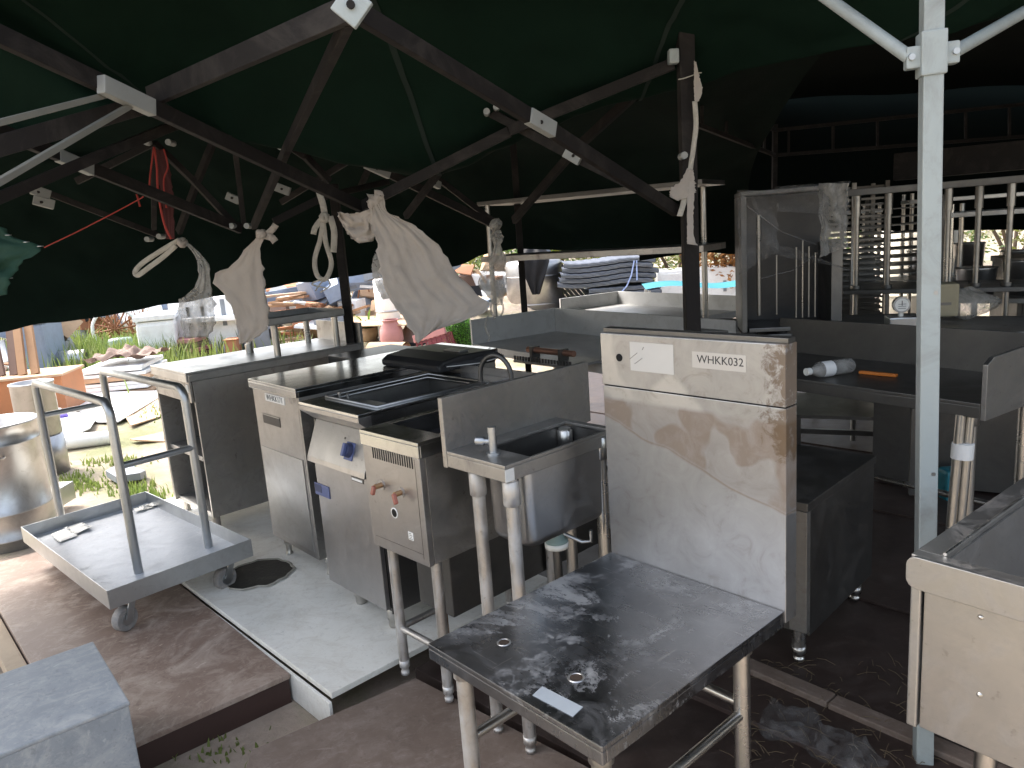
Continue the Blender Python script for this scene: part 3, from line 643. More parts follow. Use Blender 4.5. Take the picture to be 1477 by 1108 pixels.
p = [f.on(x, y, 'y', .011) for x, y in ((382, 567), (409, 578))]; lab = MB().box(p[0].x, p[1].x + .008, .0095, .0119, p[1].z - .02, p[0].z).build('label', M['paper'], S)
pc = ((p[0].x + p[1].x + .008) / 2, .009, (p[0].z + p[1].z - .02) / 2)
ztext('WHKK171', .02, lab, pc, (R(90), 0, 0), M['ink'], width=(p[1].x + .008 - p[0].x) * .82)
p = [f.on(x, y, 'y', .011) for x, y in ((379, 597), (405, 617))]
gr = MB().box(p[0].x, p[1].x, .0095, .0119, p[1].z, p[0].z).build('recessed_grip', M['black_metal'], S)
MB().box(p[0].x - .003, p[1].x + .003, .007, .0094, p[0].z, p[0].z + .004).build('grip_lip', M['steel'], gr)
p = f.on(418, 578, 'y', .0); MB().box(p.x - .012, p.x + .012, -.001, .0005, p.z - .012, p.z + .01).build('small_tag', M['cloth'], S)
for x, y in ((.06, .06), (w_ - .05, .08), (w_ - .05, d_ - .12), (.06, d_ - .12)): MB().lathe([(0, 0), (.016, 0), (.018, .006), (.014, .012), (.014, .05), (.019, .055), (.019, .10), (0, .1)], 16, (x, y, 0)).build('foot', M['chrome'], S)
# hood-like flue box of black sheet on the far end of the top
fl0, fl1 = f.on(553, 518, 'z', z + .03), f.on(627, 531, 'z', z + .03); print('flue', fl0, fl1); hx0, hx1 = fl0.x, fl1.x; dq = (fl0.y + fl1.y) / 2 + .345
prof = [(dq - .34, z + .001), (dq - .345, z + .03), (dq - .31, z + .05), (dq - .20, z + .062), (dq - .02, z + .058), (dq - .01, z + .001)]
n = len(prof); vs_ = [(hx0, y, zz) for y, zz in prof] + [(hx1, y, zz) for y, zz in prof]
o = MB().add(vs_, [tuple(range(n)), tuple(range(2 * n - 1, n - 1, -1))] + [((i + 1) % n, i, n + i, n + (i + 1) % n) for i in range(n)]).build('flue_cover', M['black_metal'], S, .012, 3)
MB().box(hx1 - .2, hx1 - .08, dq - .16, dq - .11, z + .060, z + .067).build('cover_badge', M['steel'], o, .001)
la, lb_ = f.on(500, 519, 'z', z - .03), f.on(567, 499, 'z', z - .03); MB().box(min(la.x, lb_.x) - .02, -.004, min(la.y, lb_.y), max(la.y, lb_.y), z - .07, z - .02).build('rear_shade_strip', M['black_metal'], S, .004)  # dark strip painting in the shade on the back of the worktop

# --- 6 left pass-through cabinet with over-shelf
f = Fr(216, 527, .87, -47.5, GROUND + .04)
S = f.thing('shelf_cabinet', 'long dull steel cabinet with open end, raised shelf and stained side', 'cabinet')
zz0 = GROUND + .04; z = .87 - zz0; w_ = .53; d_ = 1.04
tray_top(0, w_, 0, d_, z, .05).build('worktop', M['steel'], S, .003)
MB().box(w_ - .02, w_ - .004, .03, d_ - .02, .15, z - .051).build('side_panel', M['steel_dirty'], S, .002)
MB().box(.004, .03, .012, d_ - .02, .15, z - .051).build('side_panel', M['steel_dirty'], S, .002)
MB().box(.032, w_ - .004, .012, .026, z - .16, z - .051).build('end_apron', M['steel_dirty'], S, .002)
for zz in (.15, .46): MB().box(.032, w_ - .022, .03, d_ - .03, zz, zz + .025).build('shelf', M['steel'], S, .003)
MB().box(.032, w_ - .022, d_ - .03, d_ - .02, .15, z - .051).build('back_panel', M['steel_dirty'], S)
sp = [f.on(x, y, 'z', z) for x, y in ((402, 514), (486, 504), (355, 508), (438, 497))]
MB().box(.01, w_, d_ + .002, d_ + .02, z - .12, z + .12).build('end_upstand', M['steel_dirty'], S, .002)
for x, y in ((.05, .06), (w_ - .05, .06), (w_ - .05, d_ - .08), (.05, d_ - .08)): leg(S, x, y, .15, 0, .02, 'tube_dull', False)
p = f.on(260, 556, 'y', .012); MB().box(w_ - .05, w_ - .02, .0095, .0119, z - .105, z - .065).build('label', M['paper'], S)
ys0 = f.on(401, 514, 'x', w_ - .04).y; ys1 = min(d_ - .04, f.on(487, 502, 'x', w_ - .04).y); ys0 = max(.35, min(ys0, ys1 - .25)); print('shelf', ys0, ys1); zsH = f.on(392, 446, 'x', w_ - .03).z
sh = MB().box(.10, w_ - .005, ys0 - .05, ys1 + .05, z + .175, z + .18)
sh.box(.10, w_ - .005, ys0 - .05, ys0 - .045, z + .18, z + .215).box(.10, w_ - .005, ys1 + .045, ys1 + .05, z + .18, z + .215).box(.10, .105, ys0 - .045, ys1 + .045, z + .18, z + .215).box(w_ - .01, w_ - .005, ys0 - .045, ys1 + .045, z + .18, z + .215)
sh.build('raised_shelf', M['steel'], S, .002)
for x, y in ((w_ - .04, ys0), (w_ - .04, ys1), (.14, ys0), (.14, ys1)): MB().tube([(x, y, z), (x, y, z + .175)], .019, 14).build('shelf_post', M['chrome'], S)
MB().tube([(.14, .52, z), (.14, .52, z + .05)], .022, 14).build('post_stub', M['chrome'], S)

# --- 7 platform cart
f = Fr(154, 853, .21, 46.0, 0)
S = f.thing('platform_cart', 'grey metal platform cart with shallow tray, two tube handles and grimy castors', 'cart')
z, w_, d_ = .21, .60, 1.17; zb_ = .135
mb = MB().box(.004, w_ - .004, .004, d_ - .004, zb_, zb_ + .012); mb.build('tray_floor', M['cart_tray'], S)
mb = MB().box(0, w_, 0, .004, zb_ - .004, z).box(0, w_, d_ - .004, d_, zb_ - .004, z).box(0, .004, .004, d_ - .004, zb_ - .004, z).box(w_ - .004, w_, .004, d_ - .004, zb_ - .004, z)
mb.build('tray_rim', M['galv'], S, .0012)
zf_ = zb_ + .012
B1, B2 = f.on(200, 826, 'z', zf_), f.on(100, 752, 'z', zf_); B3 = f.on(303, 790, 'z', zf_)
B3.x = min(B3.x, w_ - .035)
ax = Vector((B2.x - B1.x, B2.y - B1.y, 0)); 
zh = .89
def handle(bx_, by0_, by1_, name='handle_frame'):
    r_ = .06; pts = [(bx_, by0_, zf_), (bx_, by0_, zh - r_)]
    pts += [(bx_, by0_ + r_ * (1 - math.cos(R(a))), zh - r_ + r_ * math.sin(R(a))) for a in (18, 36, 54, 72, 90)]
    pts += [(bx_, by1_ - .02 * (1 - math.sin(R(a))) - 0, zh - .02 + .02 * math.cos(R(a)) ) for a in (0, 45, 90)][:0]
    pts += [(bx_, by1_ - .03, zh), (bx_, by1_ - .009, zh - .009), (bx_, by1_, zh - .03), (bx_, by1_, zf_)]
    return MB().tube(pts, .0185, 16).build(name, M['galv'], S)
handle(B1.x, B1.y, B2.y); handle(B3.x, B1.y + .01, B2.y - .005)
for by_, zz in ((B1.y + .0, .62), (B2.y - .0, .72)): MB().tube([(B1.x, by_, zz), (B3.x, by_ + .005, zz)], .014, 12).build('cross_rail', M['galv'], S)
def castor(x, y, a):
    rt = R(a); ca, sa = math.cos(rt), math.sin(rt); r_ = .05
    fork = MB(); 
    for s in (-1, 1):
        o_ = Vector((-sa * .026 * s, ca * .026 * s, 0)); fork.bar(Vector((x, y, zb_ - .008)) + o_, Vector((x + ca * .03, y + sa * .03, r_)) + o_, .004, .03, (ca, sa, 0))
    fork.box(x - .035, x + .035, y - .03, y + .03, zb_ - .014, zb_ - .004); fo = fork.build('castor', M['galv'], S)
    c = Vector((x + ca * .03, y + sa * .03, r_)); nx = Vector((-sa, ca, 0))
    MB().tube([c - nx * .019, c - nx * .015, c + nx * .015, c + nx * .019], r_, 22, rs=[r_ * .93, r_, r_, r_ * .93]).build('wheel', M['rubber'], fo)
    MB().tube([c - nx * .021, c + nx * .021], .026, 16).build('hub', M['galv'], fo)
castor(.09, .07, 200); castor(w_ - .08, .08, 190); castor(.09, d_ - .1, 20); castor(w_ - .08, d_ - .1, 100)
p0, p1, p2, p3 = [f.on(x, y, 'z', zf_ + .012) for x, y in ((74, 771), (118, 752), (137, 757), (84, 783))]
pk = [f.world((q.x, q.y, zf_ + .002)) for q in (p0, p1, p2, p3)]
film_patch('white_packet', 'flat white plastic packet lying in the left corner of the cart tray', [pk[3], pk[2], pk[1], pk[0]], M['pvc'], 'packet', .014, 12, 6)
p0, p1, p2, p3 = [f.world((q.x, q.y, zf_ + .002)) for q in [f.on(x, y, 'z', zf_) for x, y in ((197, 735), (222, 727), (228, 731), (200, 740))]]
film_patch('white_packet', 'small white scrap lying at the far corner of the cart tray', [p3, p2, p1, p0], M['pvc'], 'scrap', .012, 8, 5)

# --- 8 grey metal box, near left
z = .30
c0, c1, c2, c3 = [PZ(x, y, z) for x, y in ((-120, 1042), (125, 928), (187, 1012), (-90, 1125))]
ux = (c2 - c3).normalized(); yv = Vector((-ux.y, ux.x, 0)); dd = (c1 - c2).dot(yv)
gb = thing('grey_box', 'grey painted metal box with scuffed top at the bottom left corner', 'box', (c2.x, c2.y, GROUND + .003), math.atan2(ux.y, ux.x))
h_ = z - GROUND - .003
MB().box(-.75, 0, 0, dd, h_ - .012, h_).build('lid', M['grey_paint'], gb, .004)
MB().box(-.747, -.003, .003, dd - .003, 0, h_ - .0125).build('body', M['grey_paint'], gb, .004)

# --- 9 sink bench at the right edge
f = Fr(1307, 800, .80, -52, 0)
S = f.thing('sink_bench', 'large steel sink bench with rounded rim and riveted front at the right edge', 'sink bench')
z = .80; w_, d_ = .9, .80
def rr_plate(x0, x1, z0, z1, y0, y1, r_):
    pts = []
    for cx_, cz_, a0 in ((x0 + r_, z0 + r_, 180), (x0 + r_, z1 - r_, 90)):
        for k in range(6):
            t = R(a0 + 90 * k / 5) if a0 == 180 else R(180 - 90 * k / 5)
            pts.append((cx_ + r_ * math.cos(t), cz_ + r_ * math.sin(t) * (1)))
    return pts
pts = [( .02 + .02 * math.cos(R(a)), z - .045 + .0 + .02 * math.sin(R(a)) - .0) for a in (270, 250, 225, 200, 180)] + [(.02 + .02 * math.cos(R(a)), z - .02 + .02 * math.sin(R(a))) for a in (180, 160, 135, 110, 90)]
pts = [(a, b) for a, b in pts] + [(w_, z), (w_, z - .065)]
n = len(pts); vs_ = [(a, 0, b) for a, b in pts] + [(a, .012, b) for a, b in pts]
MB().add(vs_, [tuple(range(n)), tuple(range(2 * n - 1, n - 1, -1))] + [((i + 1) % n, i, n + i, n + (i + 1) % n) for i in range(n)]).build('front_rim', M['steel_front'], S, .0015)
mb = MB()
q = f.on(1363, 802, 'z', z); ix = max(.05, q.x); iy = max(.03, q.y)
for (x0, x1, y0, y1) in ((.004, w_, .0125, iy), (.004, ix, iy, d_ - .03), (w_ - .05, w_, iy, d_ - .03), (.004, w_, d_ - .03, d_)): mb.box(x0, x1, y0, y1, z - .012, z - .001)
mb.box(.004, .012, .0125, d_, z - .06, z - .012)
mb.build('worktop', M['steel_dirty'], S, .002)
MB().tube([(ix, iy, z + .003), (ix, d_ - .03, z + .003)], .0035, 8).build('inner_bead', M['chrome'], S)
mb = MB(); x0, x1, y0, y1, zb_ = ix, w_ - .05, iy, d_ - .03, z - .33
mb.box(x0, x1, y0, y1, zb_ - .005, zb_).box(x0, x0 + .004, y0, y1, zb_, z - .012).box(x1 - .004, x1, y0, y1, zb_, z - .012).box(x0 + .004, x1 - .004, y0, y0 + .004, zb_, z - .012).box(x0 + .004, x1 - .004, y1 - .004, y1, zb_, z - .012)
mb.build('bowl', M['steel_dirty'], S)
zl = f.on(1327, 1050, 'y', .02).z
MB().box(.026, w_, .022, .034, zl, z - .067).build('front_panel', M['steel_front'], S, .002)
MB().box(.004, .023, .014, .034, zl - .0, z - .067).build('corner_post', M['steel'], S, .003)
MB().box(.006, .018, .035, d_ - .01, zl, z - .067).build('side_panel', M['steel_dirty'], S, .002)
for px, py in ((1414, 891), (1412, 1003)):
    p = f.on(px, py, 'y', .02); MB().lathe([(0, .004), (.003, .0035), (.005, .001), (.0055, 0)], 12).build('rivet', M['chrome'], S).matrix_local = Matrix.Translation((p.x, .0225, p.z)) @ Matrix.Rotation(R(90), 4, 'X')
for x, y in ((.12, .10), (w_ - .06, .1), (.12, d_ - .08), (w_ - .06, d_ - .08)): leg(S, x, y, zl + .02, GROUND + .06, .02, 'chrome', False)

# --- 10 low cabinet behind the stand
f = Fr(1165, 727, .55, 45.0, -.02)
S = f.thing('low_cabinet', 'low dark steel cabinet behind the tall stained panel of the stand table', 'cabinet')
z = .57
# local x runs along the visible right side, y to the left
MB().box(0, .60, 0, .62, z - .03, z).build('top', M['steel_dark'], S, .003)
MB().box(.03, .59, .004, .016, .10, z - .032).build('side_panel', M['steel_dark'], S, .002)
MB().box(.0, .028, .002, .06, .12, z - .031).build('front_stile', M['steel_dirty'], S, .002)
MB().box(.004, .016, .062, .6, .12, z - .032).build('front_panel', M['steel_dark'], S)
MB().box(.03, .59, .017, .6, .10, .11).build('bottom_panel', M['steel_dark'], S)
for x, y in ((.03, .04), (.55, .05), (.03, .56), (.55, .56)): leg(S, x, y, .13, 0, .022, 'chrome', False)

# --- 11 right table with splashes
f = Fr(1414, 583, .80, -57.1, 0)
S = f.thing('splash_table', 'dark steel table with raised back and right side behind the white tent leg', 'table')
z = .80; d_ = .50; x0 = -1.15
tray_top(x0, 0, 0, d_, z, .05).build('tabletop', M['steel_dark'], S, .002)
MB().box(x0, .0, d_ + .001, d_ + .018, z - .05, z + .16).build('back_splash', M['steel_dark'], S, .002)  # both splashes get darker steels that paint in the deep tent's shade
# right splash with a notch that steps down towards the front
vs_ = [(0.001, -.0, z - .055), (0.001, d_ + .018, z - .055), (0.001, d_ + .018, z + .16), (0.001, .04, z + .15), (0.001, 0, z + .13)]
n = len(vs_); vs_ += [(.017, b, c_) for _, b, c_ in vs_]
MB().add(vs_, [tuple(range(n)), tuple(range(2 * n - 1, n - 1, -1))] + [((i + 1) % n, i, n + i, n + (i + 1) % n) for i in range(n)]).build('side_splash', M['steel_dirty'], S, .002)
for x, y, m_ in ((-.05, .05, 'chrome'), (-.05, d_ - .06, 'chrome'), (x0 + .05, .05, 'chrome'), (x0 + .05, d_ - .06, 'chrome')): leg(S, x, y, z - .014, 0, .02, m_)
MB().tube([(x0 + .05, d_ - .06, .3), (-.05, d_ - .06, .3)], .013, 10).build('rail', M['chrome'], S)
p = f.on(1195, 535, 'z', z)
def bottle(fr, px0, py0, px1, py1, zt_):
    a = fr.on(px0, py0, 'z', zt_ + .032); b = fr.on(px1, py1, 'z', zt_ + .032); d = (b - a); d.z = 0; L = min(.26, max(.2, d.length)); dn = d.normalized()
    o_ = fr.world((a.x, a.y, zt_ + .033))
    t = thing('water_bottle', 'clear plastic water bottle lying on the dark table by the stained panel', 'bottle', o_, fr.yaw + math.atan2(dn.y, dn.x))
    rs = [(0, .013), (.02, .013), (.021, .012), (.03, .014), (.06, .031), (.13, .031), (.135, .029), (.14, .031), (L - .01, .031), (L, .024)]
    MB().tube([(x, 0, 0) for x, _ in rs], .03, 16, rs=[r_ for _, r_ in rs]).build('bottle_body', M['film'], t)
    MB().tube([(-.002, 0, 0), (.019, 0, 0)], .0145, 14).build('cap', M['pvc'], t)
    MB().tube([(.07, 0, 0), (.12, 0, 0)], .0318, 16, False).build('bottle_label', M['paper'], t)
bottle(f, 1163, 537, 1228, 527, z)
a, b = f.on(1240, 536, 'z', z + .01), f.on(1294, 541, 'z', z + .01)
o = MB().bar(f.world((a.x, a.y, z + .008)), f.world((b.x, b.y, z + .008)), .02, .012).build('orange_tool', plain('orange plastic', (.55, .16, .02), .5), None, .003)
tag(o, 'thin orange tool lying on the dark table beside the water bottle', 'tool')
# small leg pair bundled with tape in front of it
g0 = PZ(1376, 770, .35); T = thing('loose_legs', 'pair of loose steel table legs taped together beside the white tent leg', 'table legs', (g0.x, g0.y + .02, 0))
tx = PD(1398, 600, g0.y + .02)
for s in (-.016, .016): MB().tube([(s, 0, -.02), (tx.x - g0.x + s, .02, tx.z)], .0155, 12).build('leg', M['chrome'], T)
MB().tube([((tx.x - g0.x) * .83, .017, tx.z * .80), ((tx.x - g0.x) * .89, .018, tx.z * .87)], .034, 14).build('tape', M['paper'], T)

# --- 12 low frame table further back, seen under it
p = PZ(1140, 600, .32)
T = thing('low_trestle', 'low dark steel trestle on the floor far behind the white tent leg', 'frame', (1.55, 4.1, 0), R(-25))
for x in (0, .55, 1.1):
    for y in (0, .5): MB().box(x - .018, x + .018, y - .018, y + .018, -.02, .33).build('leg', M['steel_dark'], T)
for y in (-.0, .5): MB().box(-.03, 1.13, y - .015, y + .015, .10, .13).build('rail', M['steel_dark'], T); 
MB().box(-.03, 1.13, -.03, .53, .331, .35).build('top', M['steel_dark'], T)
p = PZ(1184, 590, .0)
tag(MB().box(-.05, .05, -.05, .05, 0, .16).build('teal_jug', plain('teal plastic', (.02, .19, .24), .4), None, .02), 'small teal plastic tub under the dark table', 'tub').location = (p.x - .12, 3.6, -.02)

# --- 13 middle table with splash
f = Fr(683, 497, .77, -56.6, 0)
S = f.thing('corner_table', 'steel table with raised edges on two sides behind the small sink', 'table')
z, w_, d_ = .77, 1.54, .66
tray_top(.0, w_, .0, d_, z, .05).build('tabletop', M['steel_yard_lit'], S, .002)
# upstands: along the left end and along the back
MB().box(-.018, -.001, -.004, d_ + .018, z - .05, z + .157).build('end_splash', M['steel_yard_lit'], S, .002)
MB().box(.0, w_, d_ + .001, d_ + .018, z - .05, z + .157).build('back_splash', M['steel_yard_lit'], S, .002)
for x, y in ((.06, .06), (w_ - .06, .06), (.06, d_ - .06), (w_ - .06, d_ - .06)): leg(S, x, y, z - .014, 0, .02, 'chrome')
MB().tube([(.06, .06, .25), (w_ - .06, .06, .25)], .013, 10).build('rail', M['chrome'], S)
# copper-coloured pipe and comb rail below the front edge
p = f.on(745, 512, 'y', -.05)
q0, q1 = PZ(742, 519, .80), PZ(826, 529, .80); T = thing('comb_rail', 'thin steel rail with comb teeth and a copper pipe below the corner table', 'rail', (q0.x, q0.y, q0.z), math.atan2(q1.y - q0.y, q1.x - q0.x)); Lq = (q1 - q0).length
MB().box(0, Lq, -.008, .25, -.012, 0).build('rail_plate', M['steel_front'], T, .001)
for k in range(20): MB().box(Lq * k / 20, Lq * k / 20 + Lq * .022, -.004, .004, .001, .022).build('tooth', M['steel_dark'], T)
MB().tube([(0, .10, .04), (Lq * .8, .10, .04)], .016, 12).build('pipe', plain('copper pipe', (.45, .24, .17), .35, .7), T); MB().box(Lq * .1, Lq * .14, .07, .13, .001, .06).build('pipe_clip', M['steel_dark'], T); MB().box(Lq * .6, Lq * .64, .07, .13, .001, .06).build('pipe_clip', M['steel_dark'], T)
# --- 14 shelf rack standing on it
P1, P2 = PZ(717, 490, .77), PZ(758, 476, .77)
yw = R(-34); uu = Vector((math.cos(yw), math.sin(yw), 0)); vv = Vector((-uu.y, uu.x, 0)); dp = max(.22, (P2 - P1).dot(vv))
S2 = thing('shelf_rack', 'two tier steel shelf rack on thin posts standing on the corner table', 'shelf', (P1.x, P1.y, .772), yw)
Lr = 1.36
px2, py2 = (P2 - P1).dot(uu), (P2 - P1).dot(vv)
for x, y, zl_ in ((0, 0, 0), (px2, py2, 0), (Lr, 0, -.25), (Lr + px2, min(.3, py2), -.25)): MB().tube([(x, y, zl_), (x, y, .86)], .0165, 14).build('post', M['chrome'], S2)
MB().box(-.05, Lr + .06, -.04, .34, .505, .54).build('shelf', M['steel_dirty'], S2, .002)
MB().box(-.05, Lr + .06, -.04, .34, .86, .885).build('shelf', M['steel_dark'], S2, .002)
# --- 15 far table with splash
f = Fr(810, 450, .77, -58.0, 0)
S = f.thing('far_table', 'pale steel table with upstand edges below the stack of grey pads', 'table')
z, w_, d_ = .77, 1.33, .62
tray_top(0, w_, 0, d_, z, .05).build('tabletop', M['steel_yard_lit'], S, .002)
MB().box(-.018, -.001, -.004, d_ + .018, z - .05, z + .11).build('end_splash', M['steel_yard_lit'], S, .002)
MB().box(0, w_, d_ + .001, d_ + .018, z - .05, z + .11).build('back_splash', M['steel_yard_lit'], S, .002)
for x, y in ((.06, .06), (w_ - .06, .06), (.06, d_ - .06), (w_ - .06, d_ - .06)): leg(S, x, y, z - .014, GROUND, .02, 'chrome')

# ------------------------------------------------------------------ tents
def W(x, y, z): return Vector((x, y, z))
eave = [W(-5.4, 2.4, 1.25), PD(-260, 515, 3.6), PD(0, 477, 4.2), PD(150, 456, 4.5), PD(300, 429, 4.9), PD(430, 410, 5.2), PD(560, 391, 5.6), PD(650, 385, 5.9), PD(735, 360, 6.3), PD(860, 364, 6.7), PD(975, 366, 6.9), PD(1070, 366, 7.2)]  # left end is stretched out of view to keep sun off the platform
def smooth(ps, s):
    n = len(ps) - 1; x = min(n - 1e-6, max(0, s * n)); i = int(x); t = x - i
    p0, p1, p2, p3 = ps[max(0, i - 1)], ps[i], ps[i + 1], ps[min(n, i + 2)]
    return .5 * ((2 * p1) + (p2 - p0) * t + (2 * p0 - 5 * p1 + 4 * p2 - p3) * t * t + (3 * p1 - p0 - 3 * p2 + p3) * t ** 3)
gedge = [W(-5.6, 2.3, 1.95), PD(-260, 250, 2.55), PD(0, 200, 2.6), PD(110, 172, 2.7), PD(215, 157, 2.75), PD(330, 188, 3.2), PD(430, 216, 3.4), PD(600, 240, 3.5), PD(720, 206, 3.4), PD(860, 152, 3.2), PD(975, 122, 3.1), PD(1150, 85, 2.9), PD(1330, 45, 2.7), PD(1500, 5, 2.6), W(3.4, 2.3, 2.2)]  # unseen left end lengthened to block the sun there
gfront = [W(-5.6 + 9.6 * i / 12, 1.95 - .5 * i / 12, 2.40) for i in range(13)]
def groof(s, t):
    e = smooth(gedge, s); fp = smooth(gfront, s); b = fp.lerp(e, .5); b.z = max(2.40, e.z + .12); d_ = fp.lerp(e, .93); d_.z = e.z + .03
    p = smooth([fp, b, d_, e], t); k = math.sin(min(1, t) * math.pi)
    q = Vector((p.x * 1.3, p.y * 2.6, 0)); return p + W(0, 0, k * (-.02 * math.sin(s * 38) + .05 * mnoise.noise(q) - .035 * abs(mnoise.noise(q * 2.7)) + .012 * mnoise.noise(q * 7)))
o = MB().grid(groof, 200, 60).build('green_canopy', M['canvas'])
for ss in (.20, .36, .52, .68, .84):
    def seam(s, t, ss=ss): p = groof(ss + (s - .5) * .0035, .02 + .96 * t); return p + W(0, 0, -.006)
    MB().grid(seam, 2, 60).build('seam', plain('canvas seam', (.004, .013, .009), .9), o)
tag(o, 'green canvas canopy stretched over the dark scissor frame with a scalloped far edge', 'canopy')
front = [W(-4.8 + 6.5 * i / 12, 2.4, 2.52) for i in range(13)]
def roof(s, t):
    e = smooth(eave, s); fpt = smooth(front, s)
    b = fpt.lerp(e, .40); b.z = 2.40; c_ = fpt.lerp(e, .78); c_.z = 2.05; d_ = fpt.lerp(e, .95); d_.z = max(1.62, e.z + .28)
    p = smooth([fpt, b, c_, d_, e], t)
    sag = -.05 * math.sin(s * math.pi * 6) ** 2 * math.sin(min(1, t * 1.2) * math.pi) + .012 * math.sin(s * 60 + t * 8) * (t > .55) + .01 * math.sin(t * 22 + s * 25)
    q = Vector((s * 14, t * 5, 1)); fo = .10 * mnoise.noise(q) + .05 * abs(mnoise.noise(q * 2.5)); return p + W(0, fo * .8 * (t > .5) * math.sin(t * math.pi), sag * (1 - max(0, t - .9) * 9) + fo * .5 * math.sin(t * math.pi) + .02 * mnoise.noise(Vector((s * 30, 0, 5))) * (t > .9))
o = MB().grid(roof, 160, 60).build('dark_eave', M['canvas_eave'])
tag(o, 'nearly black canvas slope falling to the low eave above the sunlit yard', 'canopy')
# back tent on the right: roof, and dark side walls
br = [W(1.0, 1.2, 2.56), W(7.5, .2, 2.6), W(8.5, 7.6, 2.45), W(1.2, 7.4, 2.50)]  # front edge reaches forward out of view to darken the right interior
def broof(s, t):
    p = (br[0] * (1 - s) + br[1] * s) * (1 - t) + (br[3] * (1 - s) + br[2] * s) * t
    return p + W(0, 0, .14 * math.sin(s * math.pi) * math.sin(t * math.pi) + .015 * math.sin(s * 30) * math.sin(t * 20))
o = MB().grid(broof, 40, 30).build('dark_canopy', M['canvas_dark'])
tag(o, 'almost black canopy roof of the right hand tent above the white leg', 'canopy')
wl = [W(1.30, 7.3, 0), W(3.2, 7.6, 0), W(5.2, 7.7, 0), W(8.4, 7.6, 0)]
wb = [PD(1068, 366, 7.3).z, 1.24, 1.12, .7]
def wall(s, t):
    n = 3; x = min(n - 1e-6, s * n); i = int(x); u = x - i
    p = wl[i].lerp(wl[i + 1], u); zb_ = wb[i] * (1 - u) + wb[i + 1] * u
    return W(p.x, p.y + .03 * math.sin(s * 40) * (1 - t), zb_ * (1 - t) + 2.52 * t)
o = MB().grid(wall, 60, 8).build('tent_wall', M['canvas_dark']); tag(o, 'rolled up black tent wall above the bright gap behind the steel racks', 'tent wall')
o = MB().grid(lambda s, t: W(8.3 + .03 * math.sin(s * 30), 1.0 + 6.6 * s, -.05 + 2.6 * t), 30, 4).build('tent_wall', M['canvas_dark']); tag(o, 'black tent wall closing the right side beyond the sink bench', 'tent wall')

# dark scissor frame of the left tent
FR = thing('gazebo_frame', 'dark bronze folding scissor frame hanging low under the green canopy', 'tent frame', (0, 0, 0))
def barp(a, b, w_=.045, h_=.02, mat='bronze', name='truss_bar', up=None, ext=0):
    w_ *= .9; p, q = PD(*a), PD(*b); d = (q - p).normalized(); 
    if a[0] < 0: p = p - d * .7
    if b[0] < 0: q = q + d * .7
    mid = (p + q) / 2; vw = (mid - CAM).normalized()
    return MB().bar(p, q + d * ext, h_, w_, (0, 0, 1)).build(name, M[mat], FR, .002)
def nodebolt(a, r_=.012):
    p = PD(*a); MB().tube([p + W(0, -.025, 0), p + W(0, .03, 0)], r_, 10).build('bolt', M['grey_plate'], FR)
N1 = (507, 12, 1.75); K1 = (520, 298, 3.25); PT = (972, 92, 2.9); PB = (975, 304, 2.88); Q1 = (205, 148, 2.2)
K3 = (720, 328, 4.3); K4 = (347, 330, 3.6); U1 = (328, 150, 3.4); U2 = (222, 206, 3.35); K5 = (255, 350, 3.7)
